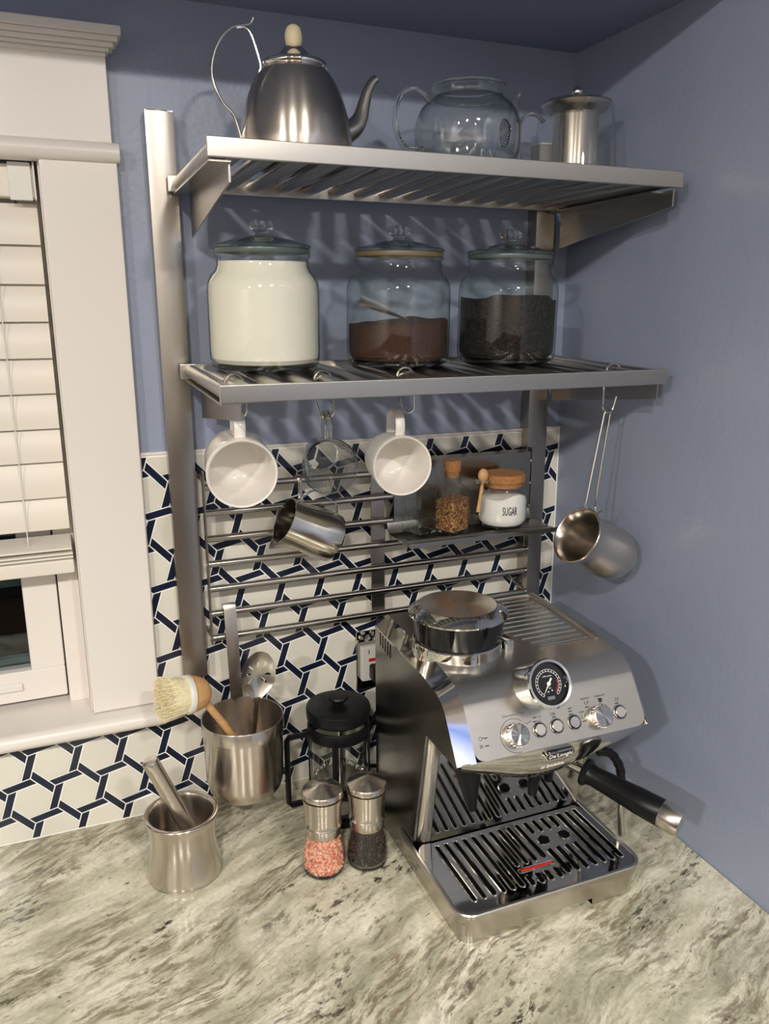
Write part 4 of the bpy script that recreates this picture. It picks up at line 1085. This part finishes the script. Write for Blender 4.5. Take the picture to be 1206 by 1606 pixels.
def stad(x, y0, y1, w=.0036):
    return arc(x, y0 + w, w, PI, 2 * PI, 5) + arc(x, y1 - w, w, 0, PI, 5)
holes = []; SX = [-.3765 + .01425 * k for k in range(17)]
for k, x in enumerate(SX):
    if k <= 5 or k >= 14: holes.append(stad(x, -.4235, -.3060))
    elif k <= 9: holes += [stad(x, -.3860, -.3060), stad(x, -.4265, -.4060)]
    else: holes += [stad(x, -.3345, -.3060), stad(x, -.4235, -.3700)]
HC = [(-.2290, -.3520), (-.1950, -.3520)]
for c in HC: holes.append(arc(c[0], c[1], .0095, 0, 2 * PI * 23 / 24, 23))
holes.append(arc(-.2930, -.3960, .0036, PI / 2, 1.5 * PI, 5) + arc(-.2450, -.3960, .0036, -PI / 2, PI / 2, 5))
outer = [(p[0], p[1]) for p in rrect(TX0 + .0064, TX1 - .0064, TY0 + .0064, -.2945, .020, 7)]
outer = [(min(max(p[0], TX0 + .0064), TX1 - .0064), p[1]) for p in outer]
gp = obj('grate', G().plate(outer, holes, .0435, .0452), 'mirror', dt, ML, smooth=20)
for h in holes:
    if len(h) == 24: rr = .0007
    obj('slot_rim', G().tube([(p[0], p[1], .0453) for p in h], [.0011] * len(h), 6, closed=True), 'chrome', gp, ML)
obj('level_float', G().tube([(-.2930, -.3960, .0445), (-.2450, -.3960, .0445)], [(.0030, .0022)] * 2, 10, flat=(0, 1, 0)), 'red', dt, ML)
obj('tray_well', G().box(TX0 + .010, TX1 - .010, TY0 + .010, -.29, .0300, .0310), 'black', dt, ML)

# hopper
HX, HY = -.3350, -.2790
hp_ = mo_('bean_hopper', G().lathe([(0, .3400), (.0575, .3400), (.0580, .346), (.0640, .374), (.0662, .3790), (.0668, .3810)], 64, (HX, HY)), 'blackgloss', smooth=20)
obj('hopper_rim', G().lathe([(.0655, .3790), (.0672, .3795), (.0676, .3815), (.0660, .3830), (.0540, .3915), (.0525, .3920), (.0520, .3900), (.060, .38), (.0655, .3790)], 64, (HX, HY)), 'chrome', hp_, ML, smooth=20)
hl = obj('hopper_lid', G().lathe([(0, .3900), (.0525, .3900), (.0527, .3915), (.0515, .3922), (0, .3926)], 64), 'satin', hp_, smooth=20); hl.location = (HX - ML[0], HY - ML[1], 0)
g = G().lathe([(.0560, .3440), (.0600, .3440), (.0615, .3425), (.0610, .3350), (.0625, .3240), (.0650, .3150)], 64, (HX, HY))
cl_ = mo_('grind_collar', g, 'chrome')
obj('collar_pointer', G().box(-.2830, -.2700, -.3200, -.2960, .3290, .3445, .002), 'chrome', cl_, ML)
for k in range(9):
    a = -PI / 2 - .35 + k * .11; rr = .0612 - .0
    obj('grind_mark', G().sphere((HX + .0608 * math.cos(a), HY + .0608 * math.sin(a), .3375), .0011, 8), 'ink', cl_, ML)

# cup warming area
tl = lambda y: .334 + (y + .15) * .0333 + .0030
g = G()
for k in range(12):
    y = -.172 - k * .0138; xa = -.2620 + (.006 * max(0, k - 6)); xb = -.1560
    obj('warming_rib', G().tube([(xa, y, tl(y) + .0004), (xb, y, tl(y) + .0004)], [(.0011, .0009)] * 2, 8, flat=(0, 1, 0)), 'chrome', fs, ML)
obj('warming_rim', G().tube(smoothpath([(-.262, -.159, tl(-.159) + .001), (-.20, -.159, tl(-.159) + .001), (-.156, -.159, tl(-.159) + .001), (-.1470, -.165, tl(-.165) + .001), (-.1440, -.20, tl(-.2) + .001), (-.1440, -.26, tl(-.26) + .001), (-.1440, -.330, tl(-.33) - .001)], 4), .0026, 10), 'machine', fs, ML)

# frames on the sloping face: local x = +x, local y = up the face, local z = out
def face_m(x, d, out=.0030):
    out = max(out, .0028) + (.0002 if out < .0028 else 0)   # d = distance up from the lower edge
    p = Vector((x, -.4300, .2470)) - FT * d + FN * out
    u = -FT
    return Matrix(((1, u.x, FN.x, p.x), (0, u.y, FN.y, p.y), (0, u.z, FN.z, p.z), (0, 0, 0, 1)))
def knob(x, d, r, h, label=None):
    g = G().lathe([(0, 0), (r * 1.0, 0), (r * 1.0, h * .25), (r * .93, h * .3), (r * .93, h * .95), (r * .85, h), (0, h)], 40); g.xf(face_m(x, d))
    o = mo_('knob', g, 'satin_flat')
    kg = G()
    for i in range(20):
        a = 2 * PI * i / 20; kg.tube([(r * .95 * math.cos(a), r * .95 * math.sin(a), h * .3), (r * .95 * math.cos(a), r * .95 * math.sin(a), h * .95)], .0007, 5)
    kg.xf(face_m(x, d)); obj('knurling', kg, 'chrome', o, ML)
    fc = G()
    for i in range(12):
        a = 2 * PI * i / 12; b = a + PI / 12; fc.add([(0, 0, h + .0012), (r * .82 * math.cos(a), r * .82 * math.sin(a), h + .0001), (r * .82 * math.cos(b), r * .82 * math.sin(b), h + .0010), (r * .82 * math.cos(b + PI / 12), r * .82 * math.sin(b + PI / 12), h + .0001)], [(0, 1, 2), (0, 2, 3)])
    fc.xf(face_m(x, d)); obj('knob_face', fc, 'chrome', o, ML, smooth=0, recalc=False)
    return o
def button(x, d, r=.0092, lit=True):
    g = G().lathe([(r * .98, 0), (r * 1.12, .0002), (r * 1.15, .0014), (r * 1.05, .0018), (r * .98, .0010), (r * .98, 0)], 32); g.xf(face_m(x, d))
    o = mo_('button', g, 'chrome')
    g = G().lathe([(0, .0), (r * .88, .0), (r * .90, .0020), (r * .8, .0026), (0, .0026)], 32); g.xf(face_m(x, d)); obj('button_cap', g, 'satin_flat' if lit else 'mirror', o, ML)
    g = G().lathe([(0, .0002), (r * .99, .0002), (r * .99, .0005), (0, .0005)], 24); g.xf(face_m(x, d)); obj('button_gap', g, 'black', o, ML)
DB = .0218
knob(-.3260, DB, .0148, .0125); knob(-.2020, DB, .0148, .0125)
for k, x in enumerate((-.2905, -.2655, -.2395, -.1690)): button(x, DB + .0003, r=.0083, lit=(k != 2))
def ink(geo, name='printed_mark', mat='ink', parent=fs): return obj(name, geo, mat, parent, ML, smooth=0, recalc=False)
def dash(x, d, w=.0055, h=.0012): return ink(G().box(-w / 2, w / 2, -h / 2, h / 2, 0, .0003).xf(face_m(x, d)))
def word(t, x, d, s, shear=0): return ink(text_geo(t, s, .0001, shear).xf(face_m(x, d)), 'lettering')
for x, d in ((-.3665, .0266), (-.3665, .0174), (-.2935, .0378), (-.2945, .0330), (-.2665, .0335), (-.2413, .0398), (-.2413, .0362), (-.2413, .0326), (-.2155, .0370), (-.1937, .0366), (-.1700, .0335), (-.2248, .0205)): dash(x, d)
word('x2', -.2865, .0380, .0048); word('x1', -.2880, .0328, .0048); word('OK', -.2670, .0372, .0056)
word('Dose level', -.3290, .0466, .0040); word('Espresso', -.2155, .0480, .0036); word('Americano', -.1920, .0478, .0036); word('Hot Water', -.1920, .0345, .0026)
word('Coffee', -.2255, .0325, .0032)
# small pictograms: cups, portafilter and steam marks
def cup_icon(x, d, s, fillm=False):
    g = G()
    if fillm: g.prism([(-s, s), (s, s), (s * .7, -s), (-s * .7, -s)], 'z', 0, .0003)
    else: g.tube([(-s, s, 0), (-s * .8, -s * .8, 0), (s * .8, -s * .8, 0), (s, s, 0)], .0004, 4)
    g.tube([(s, s * .6, 0), (s * 1.6, s * .3, 0), (s * .9, -s * .3, 0)], .0003, 4)
    return ink(g.xf(face_m(x, d)), 'printed_cup')
cup_icon(-.2150, .0425, .0024); cup_icon(-.1935, .0418, .0028, True); cup_icon(-.2242, .0265, .0026)
for x, d in ((-.3735, .0268), (-.1690, .0385)):
    ink(G().tube([(.0022 * math.cos(a), .0022 * math.sin(a), 0) for a in [2 * PI * i / 14 for i in range(14)]], .0003, 4, closed=True).tube([(.0022, 0, 0), (.0048, .0012, 0)], .0003, 4).xf(face_m(x, d)), 'printed_symbol')
for q in range(3): ink(G().tube([(q * .0016 - .0016, -.0022, 0), (q * .0016 - .0012, 0, 0), (q * .0016 - .0016, .0022, 0)], .0003, 4).xf(face_m(-.3745, .0178)), 'printed_symbol')
ink(G().tube([(-.007, 0, 0), (-.002, 0, 0), (-.002, .002, 0), (.002, .002, 0), (.002, 0, 0), (.007, .0005, 0)], .0003, 4).xf(face_m(-.3130, .0460)), 'printed_symbol')
ink(G().tube([(-.006, 0, 0), (-.003, -.0018, 0), (0, 0, 0), (.004, .0008, 0)], .0003, 4).xf(face_m(-.3030, .0340)), 'printed_symbol')
ag = G().tube([(.0205 * math.cos(a), .0205 * math.sin(a), 0) for a in [math.radians(50 + i * 10) for i in range(24)]], .0003, 4); ink(ag.xf(face_m(-.3260, DB)), 'printed_scale')

# pressure dial
GA = Vector((0, -.87, .493)); GC = Vector((-.2815, -.4220, .3290))
u_ = Vector((0, .493, .87))
GMx = Matrix(((1, u_.x, GA.x, GC.x), (0, u_.y, GA.y, GC.y), (0, u_.z, GA.z, GC.z), (0, 0, 0, 1)))
R_ = .0300
dl = mo_('pressure_dial', G().lathe([(R_ * .96, -.060), (R_, -.012), (R_ * 1.03, -.004), (R_ * 1.03, .0015), (R_ * .98, .0035), (R_ * .88, .0030), (R_ * .84, -.0010), (R_ * .84, -.012)], 64).xf(GMx), 'chrome', recalc=False)
obj('dial_face', G().lathe([(0, -.0022), (R_ * .86, -.0022), (R_ * .86, -.0035), (0, -.0035)], 56).xf(GMx), 'blackgloss', dl, ML)
def dp(name, g, mat): return obj(name, g.xf(GMx), mat, dl, ML, smooth=0)
sc_ = G()
for i in range(41):
    a = math.radians(235 - i * 290 / 40); r0, r1 = .0150, .0170
    if i < 40:
        b = math.radians(235 - (i + 1) * 290 / 40)
        for rr in (.0148, .0176):
            sc_.add([(rr * math.cos(a), rr * math.sin(a), -.0018), ((rr + .0004) * math.cos(a), (rr + .0004) * math.sin(a), -.0018), ((rr + .0004) * math.cos(b), (rr + .0004) * math.sin(b), -.0018), (rr * math.cos(b), rr * math.sin(b), -.0018)], [(0, 1, 2, 3)])
    if i % 2 == 0: sc_.tube([(.0152 * math.cos(a), .0152 * math.sin(a), -.0018), (.0174 * math.cos(a), .0174 * math.sin(a), -.0018)], .0004, 4)
dp('dial_scale', sc_, 'white_ink')
rg = G()
for i in range(10):
    a = math.radians(15 - i * 6.5); b = math.radians(15 - (i + 1) * 6.5)
    rg.add([(r * math.cos(t), r * math.sin(t), -.0016) for r, t in ((.0118, a), (.0146, a), (.0146, b), (.0118, b))], [(0, 1, 2, 3)])
dp('red_zone', rg, 'dkred')
nd = G(); ang = math.radians(231)
c_, s__ = math.cos(ang), math.sin(ang)
nd.add([(p[0] * c_ - p[1] * s__, p[0] * s__ + p[1] * c_, -.0008) for p in ((.0172, 0), (0, .0011), (-.0075, .0013), (-.0082, 0), (-.0075, -.0013), (0, -.0011))], [(0, 1, 2, 3, 4, 5)])
nd.lathe([(0, -.0004), (.0026, -.0006), (.0026, -.0014)], 20); dp('needle', nd, 'white_ink')
dd = G(); dd.lathe([(0, -.0015), (.0009, -.0015), (.0009, -.0020)], 12, (-.0025, -.0095)); dd.lathe([(0, -.0015), (.0009, -.0015), (.0009, -.0020)], 12, (.0030, -.0085)); dp('indicator_dot', dd, 'white_ink')
obj('lettering', text_geo('coffee pump', .0026, .0001).move((0, .0095, -.0018)).xf(GMx), 'white_ink', dl, ML, smooth=0)
obj('lettering', text_geo('bar', .0026, .0001).move((0.001, -.0052, -.0018)).xf(GMx), 'white_ink', dl, ML, smooth=0)
dp('dial_window', G().box(-.005, .005, -.0195, -.0150, -.0021, -.0017, .0002), 'machine_side')

# maker's badge
BC = Vector((-.2680, -.4345, .2360)); BN = Vector((0, -.96, .0 - .28)).normalized(); bu = Vector((0, -.28, .96)).normalized()
BM = Matrix(((1, bu.x, BN.x, BC.x), (0, bu.y, BN.y, BC.y), (0, bu.z, BN.z, BC.z), (0, 0, 0, 1)))
bd_ = obj('badge', G().prism(rrect(-.0215, .0215, -.0065, .0065, .0060, 6), 'z', -.008, .0008).xf(BM), 'chrome', em, ML)
obj('badge_field', G().prism(rrect(-.0200, .0200, -.0052, .0052, .0048, 6), 'z', .0008, .0012).xf(BM), 'blackgloss', bd_, ML)
obj('lettering', text_geo("De'Longhi", .0088, .0002, space=.98).move((0, 0, .0014)).xf(BM), 'white_ink', bd_, ML, smooth=0)
LMx = BM.copy(); LMx.translation = Vector((-.2790, -.4325, .2235))
obj('lettering', text_geo('La Specialista', .0064, .0002, shear=.25).move((0, 0, .0016)).xf(LMx), 'white_ink', em, ML, smooth=0)

# grinder spout, brew group, portafilter, steam wand
mo_('grinder_spout', G().tube([(-.3650, -.370, .2350), (-.3640, -.370, .2050), (-.3590, -.370, .165), (-.3560, -.370, .1400)], [.0210, .0190, .0105, .0060], 24), 'black')
GX, GY = -.2310, -.3400
mo_('brew_group', G().lathe([(0, .228), (.0350, .228), (.0360, .222), (.0360, .200), (.0330, .196), (0, .196)], 48, (GX, GY)), 'satin_flat')
pf = mo_('portafilter', G().lathe([(.0270, .197), (.0325, .197), (.0330, .190), (.0310, .178), (.0240, .170), (.0120, .166), (0, .165)], 40, (GX, GY)), 'chrome')
pdv = Vector((.467, -.870, -.160)).normalized()
q0 = Vector((-.2125, -.3800, .1795))
obj('neck', G().tube([q0 - pdv * .016, q0 + pdv * .030], [.0075, .0068], 20), 'chrome', pf, ML)
hd = [(.020, .0140), (.0215, .0185), (.0260, .0190), (.0290, .0150), (.036, .0135), (.060, .0150), (.090, .0165), (.096, .0172), (.128, .0180), (.129, .0175)]
obj('grip', G().tube([q0 + pdv * a for a, b in hd], [b for a, b in hd], 32), 'black', pf, ML)
obj('grip_end_cap', G().tube([q0 + pdv * a for a in (.128, .130, .150, .155)], [.0172, .0182, .0184, .0160], 32), 'satin_flat', pf, ML)
g = G()
pv = Vector((-.881, -.473, 0))
for sx_ in (-1, 1):
    c0 = Vector((GX, GY, 0)); g.tube([c0 + Vector((0, 0, .170)), c0 + pv * .012 * sx_ + Vector((0, 0, .160)), c0 + pv * .021 * sx_ + Vector((0, 0, .142)), c0 + pv * .0235 * sx_ + Vector((0, 0, .124))], [.0085, .0095, .0085, .0060], 14)
obj('double_spout', g, 'black', pf, ML)
ww = mo_('steam_wand', G().tube([(-.1035, -.3560, .0960), (-.1010, -.3580, .055), (-.0985, -.3600, .0240)], [.0042, .0048, .0052], 16), 'satin_flat')
hs = smoothpath([(-.1450, -.3500, .1650), (-.1330, -.3520, .1640), (-.1200, -.3540, .1560), (-.1080, -.3560, .1350), (-.1040, -.3560, .1130), (-.1035, -.3560, .0960)], 5)
obj('wand_sleeve', G().tube(hs, [.0068 if i % 3 else .0058 for i in range(len(hs))], 16), 'black', ww, ML)
